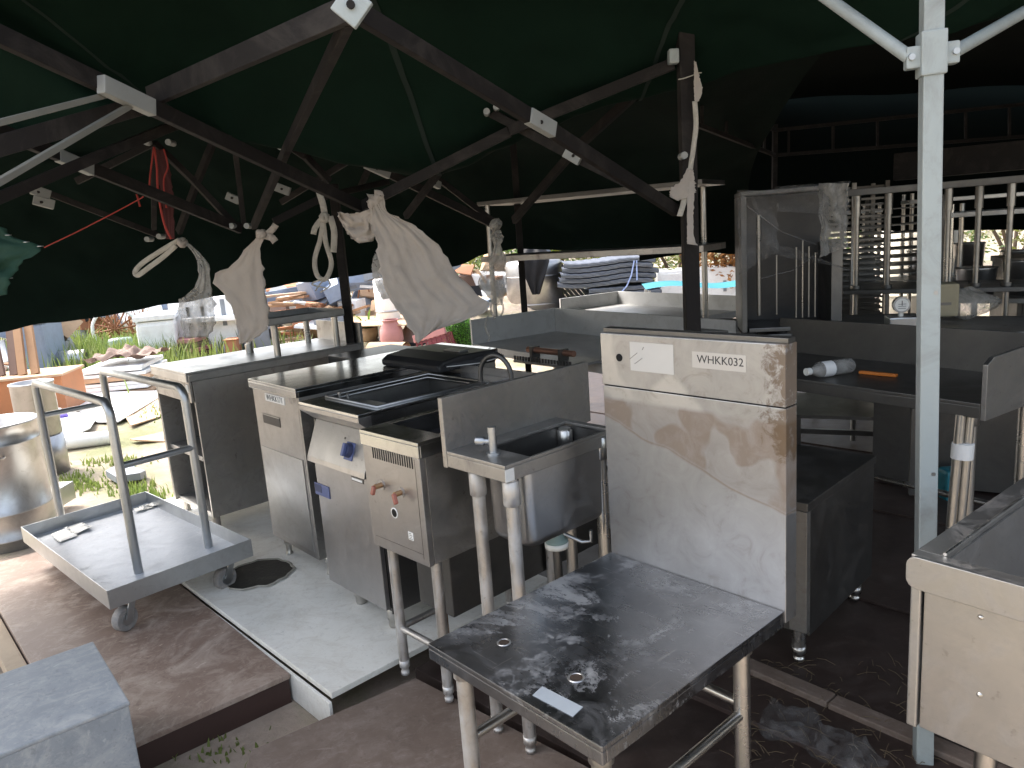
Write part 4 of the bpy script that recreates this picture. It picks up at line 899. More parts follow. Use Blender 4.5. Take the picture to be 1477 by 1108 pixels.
for a, b, w_, m_ in [
    ((-40, 33, 1.75), Q1, .05, 'bronze'), (Q1, K1, .05, 'bronze'),
    (N1, (775, 175, 2.33), .048, 'bronze'), ((775, 175, 2.33), PB, .048, 'bronze'),
    (N1, (217, 140, 2.3), .06, 'bronze'), ((212, 150, 2.25), (-40, 222, 1.9), .055, 'bronze'),
    ((503, 28, 1.78), (415, 212, 2.7), .036, 'bronze'), ((415, 212, 2.72), (366, 326, 3.5), .036, 'bronze'),
    (PT, (735, 188, 3.1), .045, 'bronze'), ((735, 190, 3.12), K1, .045, 'bronze'),
    (U1, (440, 225, 3.5), .04, 'bronze'), ((440, 225, 3.5), (475, 262, 3.6), .035, 'bronze'),
    ((340, 152, 3.45), (545, 243, 3.9), .045, 'bronze'), ((545, 243, 3.9), K3, .045, 'bronze'),
    ((703, 160, 3.2), (825, 225, 3.05), .038, 'bronze'), ((825, 225, 3.05), (968, 296, 2.95), .038, 'bronze'),
    ((700, 165, 3.25), (640, 240, 3.6), .036, 'bronze'), ((640, 240, 3.6), (585, 312, 3.9), .036, 'bronze'),
    ((741, 318, 4.2), (830, 215, 3.6), .045, 'bronze'), ((830, 215, 3.6), (968, 88, 3.0), .045, 'bronze'),
    ((-40, 172, 2.4), (105, 232, 2.9), .05, 'bronze'), ((105, 232, 2.9), K4, .05, 'bronze'),
    (U1, (150, 222, 2.8), .04, 'bronze'), ((150, 222, 2.8), (-40, 302, 2.4), .04, 'bronze'),
    ((326, 160, 3.45), (285, 260, 3.6), .036, 'bronze'), ((285, 260, 3.6), (258, 335, 3.75), .036, 'bronze'),
    ((333, 165, 3.42), (352, 325, 3.62), .04, 'bronze'),
    (U2, (280, 262, 3.5), .03, 'bronze'), ((280, 262, 3.5), (340, 326, 3.62), .03, 'bronze'), ((222, 210, 3.4), (222, 330, 3.8), .022, 'bronze'),
    (U2, (110, 262, 3.3), .03, 'bronze'), ((60, 275, 3.6), (235, 342, 3.9), .03, 'bronze'),
    ((395, 320, 3.8), (470, 283, 3.9), .04, 'bronze'), ((470, 283, 3.9), (560, 262, 4.3), .035, 'bronze'),
    ((548, 205, 4.1), (520, 270, 4.3), .034, 'bronze'), ((550, 203, 4.15), (645, 268, 4.4), .034, 'bronze'), ((645, 268, 4.4), (715, 322, 4.5), .034, 'bronze'),
    ((548, 205, 4.2), (405, 292, 4.3), .034, 'bronze'),
    ((-40, 285, 1.6), (192, 150, 2.15), .016, 'pale_strut'), ((-40, 187, 1.7), (170, 133, 2.12), .016, 'pale_strut')]:
    barp(a, b, w_, .022 if m_ == 'bronze' else .016, m_)
def bracket(p0, p1, yd0, yd1, w_=.046, th=.027):
    w_ = min(w_, .046)
    a, b = PD(*p0, yd0 - .012), PD(*p1, yd1 - .012)
    o = MB().bar(a, b, th, w_, (0, 0, 1)).build('hinge_plate', M['grey_plate'], FR, .003)
    m_ = (a + b) / 2; MB().tube([m_ + W(0, -.022, 0), m_ + W(0, .0, 0)], .006, 10).build('rivet', M['bronze'], o)
bracket((145, 121), (220, 156), 2.05, 2.22); bracket((762, 167), (798, 188), 2.3, 2.38, .05); bracket((815, 219), (837, 232), 3.04, 3.02, .04)
bracket((527, 236), (562, 252), 3.86, 3.93, .045); bracket((83, 224), (132, 245), 2.82, 2.97, .054); bracket((327, 282), (345, 290), 4.1, 4.1, .04); bracket((397, 269), (418, 277), 4.2, 4.2, .045)
bracket((45, 273), (72, 282), 3.4, 3.45, .04); bracket((48, 288), (78, 296), 3.4, 3.45, .04); bracket((622, 262), (634, 268), 4.3, 4.35, .04); bracket((396, 203), (408, 211), 3.44, 3.46, .04)
for a in ((317, 148, 3.4), (329, 146, 3.35), (357, 149, 3.4), (214, 206, 3.33), (246, 206, 3.33), (336, 326, 3.55), (358, 326, 3.55), (215, 345, 3.75), (232, 341, 3.75), (702, 162, 3.15), (716, 155, 3.15), (541, 204, 4.05), (556, 203, 4.05), (985, 225, 2.85)): nodebolt(a, .013)
p = PD(507, 12, 1.74)
nd = MB().hexa([p + W(-.035, -.02, -.035), p + W(.035, -.02, -.035), p + W(.035, .02, -.035), p + W(-.035, .02, -.035)], [p + W(-.035, -.02, .035), p + W(.035, -.02, .035), p + W(.035, .02, .035), p + W(-.035, .02, .035)])
PL = PD(508, 10, 1.73); o = MB().box(-.032, .032, -.012, .006, -.032, .032).build('corner_plate', M['white_paint'], FR, .003); o.matrix_local = Matrix.Translation(PL) @ Matrix.Rotation(R(42), 4, 'Y')
MB().tube([(0, -.014, 0), (0, -.02, 0)], .009, 12).build('bolt', M['bronze'], o)
# legs of the dark frame
for (px, py, yd, wdt, zlo) in ((989, 90, 2.9, .056, -.02), (484, 296, 4.55, .05, GROUND), (740, 205, 5.1, .042, GROUND)):
    pt = PD(px, py, yd); MB().box(pt.x - wdt / 2, pt.x + wdt / 2, pt.y - wdt / 2, pt.y + wdt / 2, zlo, pt.z + .12).build('tent_leg', M['bronze'], FR, .004)
o = PD(971, 82, 2.87); MB().box(o.x - .018, o.x + .018, o.y - .02, o.y + .02, o.z - .025, o.z + .025).build('end_cap', M['white_paint'], FR, .006)

# white tent leg in front of the right tent
p = PD(1340, 400, 1.80)
WP = thing('white_tent_leg', 'white square tent leg with sliding bracket and two braces at right', 'tent leg', (p.x + .034, p.y, GROUND), R(-14)); WP.rotation_euler = (0, R(-1.3), R(-14))
hh = -GROUND; zc = PD(1344, 75, 1.80).z + hh
MB().box(-.0215, .0215, -.0215, .0215, 0, 2.75).build('post', M['white_paint'], WP, .004)
MB().box(-.027, .027, -.027, .027, zc - .05, zc + .045).build('slider', M['white_paint'], WP, .004)
for k, zz in enumerate((.55, .78, .95, 1.12, 1.28)): MB().disc((.0216, -.006, zz), (1, 0, 0), .006, 12, .001).build('rivet_hole', M['steel_dark'], WP); 
for k, zz in enumerate((.62, .9, 1.35)): MB().disc((.010, -.0216, zz), (0, -1, 0), .005, 12, .001).build('rivet', M['steel'], WP)
e1 = PD(1195, -14, 2.0); e2 = PD(1500, 12, 2.0)
Wi = Matrix.Translation((p.x, p.y, GROUND)) @ Matrix.Rotation(R(-14), 4, 'Z'); Wi = Wi.inverted()
for e, sgn in ((e1, -1), (e2, 1)):
    q = Wi @ e; st_ = Vector((sgn * .045, -.005, zc - .005))
    q = st_ + (q - st_) * 1.5
    MB().tube([st_, q], .0145, 14).build('brace', M['white_paint'], WP)
    MB().box(min(0, sgn * .055), max(0, sgn * .055), -.016, .016, zc - .03, zc + .018).build('lug', M['white_paint'], WP, .005)
    MB().tube([(sgn * .045, -.024, zc - .006), (sgn * .045, .024, zc - .006)], .007, 10).build('bolt', M['steel'], WP)

# ladder truss of the back tent
LT = thing('ladder_truss', 'dark ladder truss along the back and side of the right tent', 'truss', (0, 0, 0))
A1, A2, A3 = PD(1000, 130, 5.0), PD(1118, 188, 7.0), PD(1500, 148, 7.1); B1_, B2_, B3_ = PD(1000, 178, 5.0), PD(1118, 224, 7.0), PD(1500, 195, 7.1)
for a, b in ((A1, A2), (A2, A3), (B1_, B2_), (B2_, B3_)): MB().bar(a, b, .025, .03).build('chord', M['bronze'], LT)
for a, b, c_, d, n in ((A1, A2, B1_, B2_, 4), (A2, A3, B2_, B3_, 6)):
    for k in range(n): t = (k + .3) / n; MB().bar(a.lerp(b, t), c_.lerp(d, t), .02, .02).build('rung', M['bronze'], LT)
MB().bar(A2 + W(0, 0, .05), PD(1115, 420, 7.0), .04, .04).build('upright', M['bronze'], LT)

# ------------------------------------------------------------------ cloths, straps and cords tied to the frame
def cloth(name, label, cat, rows, yd, mat, amp=.03, fold=3, m=26, n=16, group=None, parent=None, thick=0.0012):
    """rows: (x_left, y_left, x_right, y_right) pixel spans from the knot down, at depth yd (number or (top, bottom))"""
    rr = random.Random(hash(label) % 999 if False else len(label) * 7); ph = [rr.uniform(0, 6) for _ in range(6)]
    y0, y1 = yd if isinstance(yd, tuple) else (yd, yd)
    L_ = [Vector((r[0], r[1], 0)) for r in rows]; Rr = [Vector((r[2], r[3], 0)) for r in rows]
    def fn(s, t):
        a, b = smooth(L_, s), smooth(Rr, s); q = a.lerp(b, t)
        wv = math.sin(t * math.pi * 2 * fold + ph[0] + s * 1.2) * .6 + math.sin(t * math.pi * 2 * fold * 1.7 + ph[1] - s * 2) * .3 + .35 * math.sin(s * 7 + ph[2] + t * 3)
        e = .6 * math.sin(s * 31 + ph[3]) + .4 * math.sin(s * 57 + ph[4]); edge = (abs(t - .5) * 2) ** 6
        wd = (b - a).length
        cr = mnoise.noise(Vector((s * 6 + ph[1], t * 5, ph[0]))) + .5 * mnoise.noise(Vector((s * 17, t * 13 + ph[2], 2)))
        wv = wv * .3 + cr * 1.25
        e += 3 * mnoise.noise(Vector((s * 22, t * 3, ph[3])))
        return PD(q.x + e * edge * min(2.0, wd * .04), q.y + .8 * edge * math.sin(s * 40 + ph[5]) * (s < .98), y0 + (y1 - y0) * s + amp * wv * min(1, wd / 60))
    o = MB().grid(fn, m, n).build(name, mat, parent)
    if parent is None: tag(o, label, cat, group)
    if thick:
        md = o.modifiers.new('thickness', 'SOLIDIFY'); md.thickness = thick
    return o
def strap(name, pts, yd, wpx, mat, parent, seg=6, rnd=True):
    P_ = [PD(x, y, yd if not isinstance(yd, list) else yd[i]) for i, (x, y) in enumerate(pts)]
    sm = [smooth(P_, k / (len(P_) * seg)) for k in range(len(P_) * seg + 1)]
    wm = wpx * (yd if not isinstance(yd, list) else yd[0]) / F_PX / 2
    mb = MB(); vs_ = []
    for i, p in enumerate(sm):
        d = (sm[min(i + 1, len(sm) - 1)] - sm[max(0, i - 1)]).normalized(); vw = (p - CAM).normalized(); s_ = d.cross(vw).normalized()
        s_ = (s_ + vw * .35 * math.sin(i * .9)).normalized()
        vs_ += [p - s_ * wm, p + vw * wm * .12, p + s_ * wm]
    fs_ = [(i * 3 + k, i * 3 + k + 1, (i + 1) * 3 + k + 1, (i + 1) * 3 + k) for i in range(len(sm) - 1) for k in (0, 1)]
    o = mb.add(vs_, fs_, True).build(name, mat, parent); md = o.modifiers.new('thickness', 'SOLIDIFY'); md.thickness = .0025; return o
def knot(px, py, yd, r_, mat, parent, seed=1):
    rr = random.Random(seed); c = PD(px, py, yd)
    mb = MB()
    for k in range(4):
        a = Vector((rr.uniform(-1, 1), rr.uniform(-1, 1), rr.uniform(-1, 1))).normalized(); b = a.orthogonal().normalized(); q = a.cross(b)
        mb.tube([c + (b * math.cos(t) + q * math.sin(t)) * r_ * .7 for t in [6.283 * i / 9 for i in range(10)]], r_ * .42, 7, False)
    return mb.build('knot', mat, parent)

T = thing('tied_bag', 'clear plastic bag with long loop strap knotted to the frame at left', 'plastic bag', PD(262, 350, 3.5))
def loc0(o, T):  # keep world placement under an empty that is not at the origin
    o.matrix_parent_inverse = Matrix.Translation(-Vector(T.location)); return o
loc0(knot(263, 350, 3.5, .022, M['cloth'], T, 3), T)
loc0(strap('loop', [(259, 346), (232, 362), (205, 380), (195, 392), (199, 397), (212, 388), (236, 370), (254, 354)], 3.5, 7, M['webbing'], T), T)
loc0(cloth('bag', 'bagA', '', [(262, 350, 270, 350), (276, 360, 290, 366), (284, 380, 302, 385), (286, 400, 303, 402), (276, 420, 306, 424), (259, 432, 309, 436), (258, 450, 310, 452), (262, 470, 309, 470), (266, 488, 300, 486)], (3.5, 3.46), M['film'], .03, 3, parent=T), T)
T = thing('tied_cloth', 'narrow dirty white cloth hanging straight from a knot over the shelf cabinet', 'cloth', PD(378, 338, 3.4))
loc0(knot(377, 338, 3.4, .024, M['cloth'], T, 5), T)
loc0(strap('tail', [(382, 340), (392, 332), (398, 324)], 3.4, 9, M['cloth'], T), T); loc0(strap('tail', [(382, 340), (392, 343), (397, 349)], 3.4, 10, M['cloth'], T), T)
loc0(cloth('sheet', 'sheetB', '', [(370, 342, 382, 342), (352, 362, 376, 360), (332, 384, 379, 384), (306, 399, 381, 402), (322, 424, 383, 424), (336, 448, 386, 446), (342, 470, 388, 464), (344, 484, 380, 478), (345, 497, 362, 492)], (3.4, 3.44), M['cloth'], .012, 2, parent=T), T)
T = thing('tied_strap', 'white webbing strap knotted in a loop beside the big hanging sheet', 'strap', PD(466, 310, 3.6))
loc0(strap('strap_end', [(460, 276), (466, 296), (468, 308)], 3.6, 9, M['webbing'], T), T); loc0(knot(468, 314, 3.6, .024, M['webbing'], T, 8), T)
loc0(strap('loop', [(466, 318), (470, 350), (478, 380), (470, 402), (458, 398), (454, 375), (462, 345), (466, 320)], 3.6, 7, M['webbing'], T), T)
loc0(strap('tail', [(476, 312), (482, 335), (481, 364)], 3.6, 9, M['webbing'], T), T); loc0(strap('tail', [(464, 316), (455, 328), (452, 338)], 3.6, 8, M['webbing'], T), T)
for k, q in enumerate((( [(470, 400), (460, 412), (455, 420)]), [(472, 402), (476, 412), (462, 422)], [(466, 402), (450, 410), (472, 416)])): loc0(strap('string', q, 3.6, 2, M['webbing'], T), T)
T = thing('hanging_sheet', 'large torn dirty white sheet tied to the frame and blown to the right', 'sheet', PD(545, 290, 3.1))
loc0(cloth('sheet', 'sheetD', '', [(528, 280, 553, 282), (533, 296, 561, 306), (532, 318, 585, 318), (540, 342, 612, 336), (545, 366, 640, 364), (548, 392, 658, 394), (556, 416, 684, 422), (572, 446, 706, 440), (588, 468, 680, 458), (602, 496, 622, 478)], (3.1, 2.95), M['cloth'], .016, 4, 40, 30, parent=T), T)
loc0(cloth('ruffle', 'sheetE', '', [(536, 300, 540, 312), (520, 306, 536, 326), (500, 308, 540, 345), (488, 306, 516, 350), (489, 316, 502, 338)], (3.08, 3.14), M['cloth'], .03, 3, parent=T), T)
loc0(strap('tail', [(532, 296), (540, 290), (548, 282), (540, 280)], 3.08, 12, M['cloth'], T), T)
loc0(cloth('thin_edge', 'sheetF', '', [(540, 366, 548, 366), (536, 384, 550, 384), (538, 402, 556, 402), (546, 420, 566, 418), (552, 432, 566, 430)], (3.12, 3.12), M['film'], .01, 1, parent=T), T)
T = thing('tied_film', 'wispy strip of clear film tied to a thin post above the corner table', 'plastic film', PD(716, 330, 4.1))
loc0(knot(715, 324, 4.1, .034, M['film'], T, 11), T)
loc0(cloth('film', 'filmG', '', [(710, 332, 722, 332), (708, 342, 726, 344), (712, 354, 722, 354), (706, 372, 727, 366), (694, 392, 730, 386), (690, 408, 730, 402), (700, 424, 729, 422), (712, 440, 724, 440)], (4.1, 4.15), M['film'], .03, 3, parent=T), T)
for q in ([(712, 430), (708, 446), (714, 460)], [(722, 430), (726, 446), (722, 456)], [(704, 455), (700, 470), (706, 486), (703, 492)]): loc0(strap('wisp', q, 4.1, 3, M['film'], T), T)
T = thing('post_strap', 'white ribbed webbing strap hanging tied around the dark tent post', 'strap', PD(990, 280, 2.84))
loc0(cloth('cloth_end', 'stH', '', [(1001, 88, 1004, 90), (1001, 110, 1008, 108), (1001, 130, 1013, 130), (1002, 148, 1008, 146)], 2.84, M['cloth'], .005, 1, parent=T), T)
loc0(strap('strap_length', [(1002, 146), (1004, 180), (1000, 215), (996, 242), (994, 262)], 2.84, 7, M['webbing'], T), T)
loc0(cloth('cloth_wrap', 'stI', '', [(991, 243, 1000, 246), (981, 262, 1002, 264), (968, 272, 1001, 280), (966, 284, 978, 290)], 2.83, M['cloth'], .008, 1, parent=T), T)
loc0(strap('strap_length', [(990, 262), (988, 285), (982, 306), (980, 312)], 2.835, 8, M['webbing'], T), T)
loc0(cloth('cloth_tail', 'stJ', '', [(991, 258, 1002, 262), (991, 285, 1001, 290), (991, 315, 1000, 315), (991, 340, 1001, 342), (991, 352, 1006, 354)], 2.83, M['cloth'], .006, 1, parent=T), T)
loc0(strap('tie', [(978, 115), (990, 112), (1006, 106), (1012, 105)], 2.85, 1.5, M['webbing'], T), T)
# red cord and the lit flap at far left
T = thing('red_string', 'thin red string tied to the scissor frame and stretched to the green flap', 'cord', PD(225, 260, 3.3))
for q, w_ in (([(64, 357), (130, 325), (200, 288), (205, 284)], 1.6), ([(222, 212), (217, 250), (215, 280)], 2.4), ([(222, 212), (226, 240), (228, 275), (236, 320), (247, 345)], 3), ([(236, 215), (242, 240), (236, 262), (240, 300)], 2.2), ([(197, 280), (202, 298)], 2.5)):
    loc0(strap('cord', q, 3.3, w_, M['red_cord'], T), T)
loc0(cloth('cord_bundle', 'rbundle', '', [(222, 214, 236, 216), (226, 250, 246, 250), (232, 290, 250, 285), (240, 345, 252, 345)], 3.36, plain('dark red rag', (.05, .01, .01), .9), .01, 1, parent=T), T)
T = thing('canopy_flap', 'lit green canvas flap with metal eyelets at the left edge', 'flap', PD(0, 380, 2.5))
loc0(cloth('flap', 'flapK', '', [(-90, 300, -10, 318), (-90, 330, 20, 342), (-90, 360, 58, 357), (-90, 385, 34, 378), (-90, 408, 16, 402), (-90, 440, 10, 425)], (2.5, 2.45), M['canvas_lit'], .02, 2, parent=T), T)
for px, py in ((12, 340), (38, 350), (58, 356), (14, 402)):
    c = PD(px, py, 2.46); loc0(MB().lathe([(.004, 0), (.009, .0), (.009, .003), (.004, .003)], 12, c).build('eyelet', M['steel'], T), T)

# ------------------------------------------------------------------ dim stock at the back right
# appliance under torn film
p = PZ(1185, 470, .82)
T = thing('wrapped_rack', 'dark open fronted rack with thin upright rods wrapped in torn clear film', 'rack', (1.44, 3.55, 0), R(-12)); T.scale = (.8, 1, 1)
zb_, zt_ = .90, 1.54
MB().box(-.36, .16, .30, .32, zb_, zt_).build('back_panel', M['black_metal'], T, .003)
MB().box(.10, .16, -.02, .30, zb_ + .02, zb_ + .40).build('side_panel', M['steel_dark'], T, .003)
MB().box(-.40, -.37, -.02, .32, zb_, zt_).build('side_panel', M['steel_dark'], T, .003)
MB().box(-.36, .16, -.02, .30, zb_ - .0, zb_ + .02).build('base_shelf', M['steel_dark'], T, .003)
MB().box(-.40, .16, -.02, .32, zt_ + .001, zt_ + .02).build('top', M['steel_dark'], T, .003)
for k, x in enumerate((-.30, -.20, -.09, -.055, -.02, .015)): MB().tube([(x, .0, zb_ + .06 + .02 * (k < 2)), (x, .0, zb_ + (.55 if k == 0 else .42 - .03 * abs(k - 3)))], .005 if k else .012, 8).build('rod', M['tube_dim'], T)
for x in (-.34, -.16, .12):
    for y in (.02, .28): MB().tube([(x, y, zb_), (x, y, zb_ - .26)], .03, 10, rs=[.034, .02]).build('foot', M['black'], T)
for x0_, x1_ in ((-.40, -.12),): MB().box(x0_, x1_, -.03, .3, zb_ - .14, zb_ - .012).build('drawer', M['steel_dark'], T, .003)
T2 = thing('torn_film', 'torn grey plastic film draped over the dark rack behind the panel', 'plastic film', (1.44, 3.55, 0), R(-12)); T2.scale = (.8, 1, 1)
def filmfn(x0, x1, z0a, z1a, z0b, z1b, y=-.05):
    return lambda s, t: (x0 + (x1 - x0) * t + .006 * math.sin(s * 19), y - .02 * math.sin(s * 5 + t * 9) - .012 * math.sin(t * 31 + s * 6), (z0a + (z0b - z0a) * t) * (1 - s) + (z1a + (z1b - z1a) * t) * s)
MB().grid(filmfn(-.42, -.2, zb_ + .28, zt_ + .03, zb_ + .38, zt_ + .01), 14, 10).build('film', M['film_thin'], T2)
MB().grid(filmfn(-.21, .18, zb_ + .36, zt_ - .22, zb_ + .28, zt_ - .36, -.055), 10, 16).build('film', M['film_thin'], T2)
MB().grid(filmfn(-.21, .18, zt_ - .08, zt_ + .03, zt_ - .12, zt_ + .03, -.06), 8, 16).build('film', M['film_thin'], T2)
MB().grid(filmfn(.02, .17, zt_ - .30, zt_ + .03, zt_ - .26, zt_ + .02, -.07), 14, 8).build('film', M['film'], T2)
for a, b in (((-.38, -.075, zt_ - .04), (.0, -.075, zb_ + .40)), ((-.30, -.075, zb_ + .26), (.05, -.075, zt_ - .26)), ((.04, -.075, zt_ - .02), (.06, -.08, zt_ - .30))):
    MB().tube([a, ((a[0] + b[0]) / 2, -.08, (a[2] + b[2]) / 2 - .03), b], .0025, 6).build('film_fold', M['film_thin'], T2)
# steel rack of chrome posts
RK = thing('post_rack', 'long steel rack with chrome collared posts carrying a pale top rail', 'rack', (1.95, 4.75, 0), R(-32))
a0 = Vector((1.95, 4.75, 0)); yr = R(-32); ur = Vector((math.cos(yr), math.sin(yr), 0)); vr = Vector((-ur.y, ur.x, 0))
def rx(px, y_off=0):
    r = ray(px, 300); nn = vr; t = (a0 + vr * y_off - CAM).dot(nn) / r.dot(nn); return (CAM + r * t - a0).dot(ur)
ztop = 1.70
for px, yo in ((1236, 0), (1282, .0), (1368, 0), (1412, 0), (1458, .0)):
    x = rx(px); zt_ = 1.52
    o = MB().tube([(x, yo, .0), (x, yo, zt_)], .016, 14).build('post', M['tube_dim'], RK)
    MB().tube([(x, yo, zt_ - .12), (x, yo, zt_)], .022, 14).build('collar', M['tube_dim'], o)
    MB().tube([(x, yo, .96), (x, yo, .985)], .03, 12).build('floor_collar', M['steel_dark'], o)
MB().box(rx(1222), rx(1520), -.03, .03, 1.521, 1.56).build('top_rail', M['steel_dark'], RK, .003)
for zz in (.55, .94): MB().box(rx(1222), rx(1520), -.10, .40, zz, zz + .025).build('shelf', M['steel_dark'], RK, .003)
MB().box(rx(1280), rx(1520),   .3, .45, 1.60, 1.76).build('box_beam', M['bronze'], RK, .003)
# slatted oven trays behind
TK = thing('tray_trolley', 'stack of slatted wire trays on a trolley behind the chrome posts', 'trolley', (2.4, 5.6, 0), R(-15))
for k in range(24):
    o = MB()
    for j in range(5): o.box(-.33, .33, -.2 + j * .1, -.188 + j * .1, .66 + k * .040, .674 + k * .040)
    o.build('tray', M['steel_dark'], TK)
for x in (-.35, -.12, .12, .33):
    for y in (-.22, .25): MB().box(x - .014, x + .014, y - .01, y + .01, .0, 1.62).build('upright', M['steel_dirty'] if x in (-.12, .12) else M['steel_dark'], TK)
TK2 = thing('tray_trolley', 'smaller dark trolley of slatted trays right of the white tent leg', 'trolley', (3.05, 5.9, 0), R(-15))
for k in range(11): MB().box(-.25, .25, -.2, .2, .82 + k * .06, .828 + k * .06).build('tray', M['steel_dark'], TK2)
for x in (-.26, .26):
    for y in (-.22, .22): MB().box(x - .014, x + .014, y - .01, y + .01, 0, 1.5).build('upright', M['steel_dark'], TK2)
# things standing on the racks' low shelf
bz = .97
def onrack(px, py, z_, yo=.0):
    r = ray(px, py); t = (z_ - CAM_H) / r.z; return CAM + r * t
p = PD(1352, 455, 3.95); b = thing('beige_box', 'beige cardboard box standing behind the white tent leg', 'box', (p.x, p.y, p.z), R(-20))
MB().box(-.085, .085, -.07, .07, 0, .17).build('carton', plain('beige card', (.36, .32, .22), .7, 0, .1, 8, .2), b, .012); MB().box(-.05, .05, -.0712, -.0702, .06, .075).build('print_line', M['steel_dark'], b)
p = PD(1395, 458, 3.95); rr = random.Random(4)
def bagfn(s, t):
    a = t * 6.283; e = s * 3.1416; r_ = 1 + .18 * math.sin(a * 3 + s * 5) + .1 * math.sin(a * 7 + s * 9)
    return (.13 * r_ * math.sin(e) * math.cos(a), .09 * r_ * math.sin(e) * math.sin(a), .075 - .075 * math.cos(e) * (1 + .2 * math.sin(a * 2)))
o = MB().grid(bagfn, 14, 24).build('plastic_bag', M['film']); o.location = p; tag(o, 'crumpled clear plastic bag beside the beige box', 'plastic bag')
p = PD(1375, 474, 3.7); b = thing('shelf_board', 'grey steel ledge carrying the beige box and the plastic bag', 'ledge', (p.x, p.y, 0), R(-32)); MB().box(-.38, .5, -.08, .5, p.z - .13, p.z - .002).build('ledge', M['steel_dirty'], b, .004)
MB().box(-.35, .45, .0, .4, 0, p.z - .132).build('cabinet_body', M['steel_dark'], b)
p = PD(1302, 468, 3.55); b = thing('scale', 'small kitchen scale with round dial on a pale box', 'scale', (p.x, p.y, p.z - .02), R(-15))
MB().box(-.07, .12, -.06, .06, 0, .06).build('base', M['steel'], b, .006); MB().tube([(-.01, .0, .06), (-.01, .0, .085)], .012, 12).build('neck', M['pvc'], b)
d = MB().tube([(-.01, -.02, .115), (-.01, .012, .115)], .038, 24).build('dial', M['steel'], b); MB().disc((-.01, -.0205, .115), (0, -1, 0), .03, 24, .001).build('dial_face', M['paper'], d); MB().bar((-.01, -.0225, .112), (-.01, -.0225, .135), .003, .001, (0, 1, 0)).build('pointer', M['ink'], d)
for k in range(3): MB().box(-.026, .008, -.0222, -.0216, .098 + k * .01, .1 + k * .01).build('dial_mark', M['ink'], d)
b = thing('support_table', 'dark table holding the scale and the wrapped rack', 'table', (1.72, 3.75, 0), R(-20)); MB().box(-.75, .35, -.05, .45, p.z - .06, p.z - .021).build('tabletop', M['steel_dark'], b, .003)
for x in (-.7, .3):
    for y in (0, .4): MB().box(x - .02, x + .02, y - .02, y + .02, 0, p.z - .061).build('leg', M['steel_dark'], b)
for k, (x, y, ya, L_, hz, lb) in enumerate(((3.25, 4.55, -38, .95, 1.45, 'three tier dark steel rack with bright posts beyond the white tent leg'), (3.9, 6.1, -20, 1.2, 1.55, 'tall steel rack near the tent wall behind the long post rack'), (2.75, 6.7, -10, .9, 1.5, 'steel rack standing behind the slatted tray trolley'))):
    b = thing('steel_rack', lb, 'rack', (x, y, -.02), R(ya))
    for sx in (-1, 1):
        for sy in (-1, 1): MB().tube([(sx * L_ / 2, sy * .22, 0), (sx * L_ / 2, sy * .22, hz)], .016, 12).build('post', M['chrome'], b)
    for zz in (.35, .85, hz - .08): MB().box(-L_ / 2 - .02, L_ / 2 + .02, -.24, .24, zz, zz + .03).build('shelf', M['steel'], b, .003)
    for j in range(3):
        x0 = -L_ / 2 + .12 + j * (L_ - .2) / 3; tag(MB().lathe([(0, 0), (.10, 0), (.115, .16 + .04 * ((j + k) % 3)), (.12, .17 + .04 * ((j + k) % 3)), (0, .165 + .04 * ((j + k) % 3))], 20).build('steel_pan', M['steel']), ['left', 'middle', 'right'][j] + ' steel pan on the middle shelf of the ' + ['rack beyond the white tent leg', 'rack near the tent wall', 'rack behind the tray trolley'][k], 'pan').location = (x + math.cos(R(ya)) * x0, y + math.sin(R(ya)) * x0, .862)
# dark crates and appliances filling the far right of the tent
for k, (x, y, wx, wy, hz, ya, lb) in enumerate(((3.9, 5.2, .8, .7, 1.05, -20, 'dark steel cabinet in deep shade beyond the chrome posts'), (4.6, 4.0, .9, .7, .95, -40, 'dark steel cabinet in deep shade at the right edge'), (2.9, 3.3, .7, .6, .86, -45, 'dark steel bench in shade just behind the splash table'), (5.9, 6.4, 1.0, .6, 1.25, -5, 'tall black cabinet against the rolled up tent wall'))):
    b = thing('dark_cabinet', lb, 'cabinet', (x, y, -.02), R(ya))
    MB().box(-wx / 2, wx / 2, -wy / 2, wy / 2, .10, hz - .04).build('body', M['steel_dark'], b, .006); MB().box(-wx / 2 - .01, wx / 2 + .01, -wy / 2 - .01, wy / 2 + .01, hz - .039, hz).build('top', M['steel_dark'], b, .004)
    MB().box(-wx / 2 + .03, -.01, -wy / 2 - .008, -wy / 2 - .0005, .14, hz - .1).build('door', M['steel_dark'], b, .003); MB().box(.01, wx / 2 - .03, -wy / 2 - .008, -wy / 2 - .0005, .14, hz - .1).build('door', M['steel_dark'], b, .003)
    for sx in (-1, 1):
        for sy in (-1, 1): MB().tube([(sx * (wx / 2 - .06), sy * (wy / 2 - .06), 0), (sx * (wx / 2 - .06), sy * (wy / 2 - .06), .1)], .022, 10).build('foot', M['steel_dark'], b)

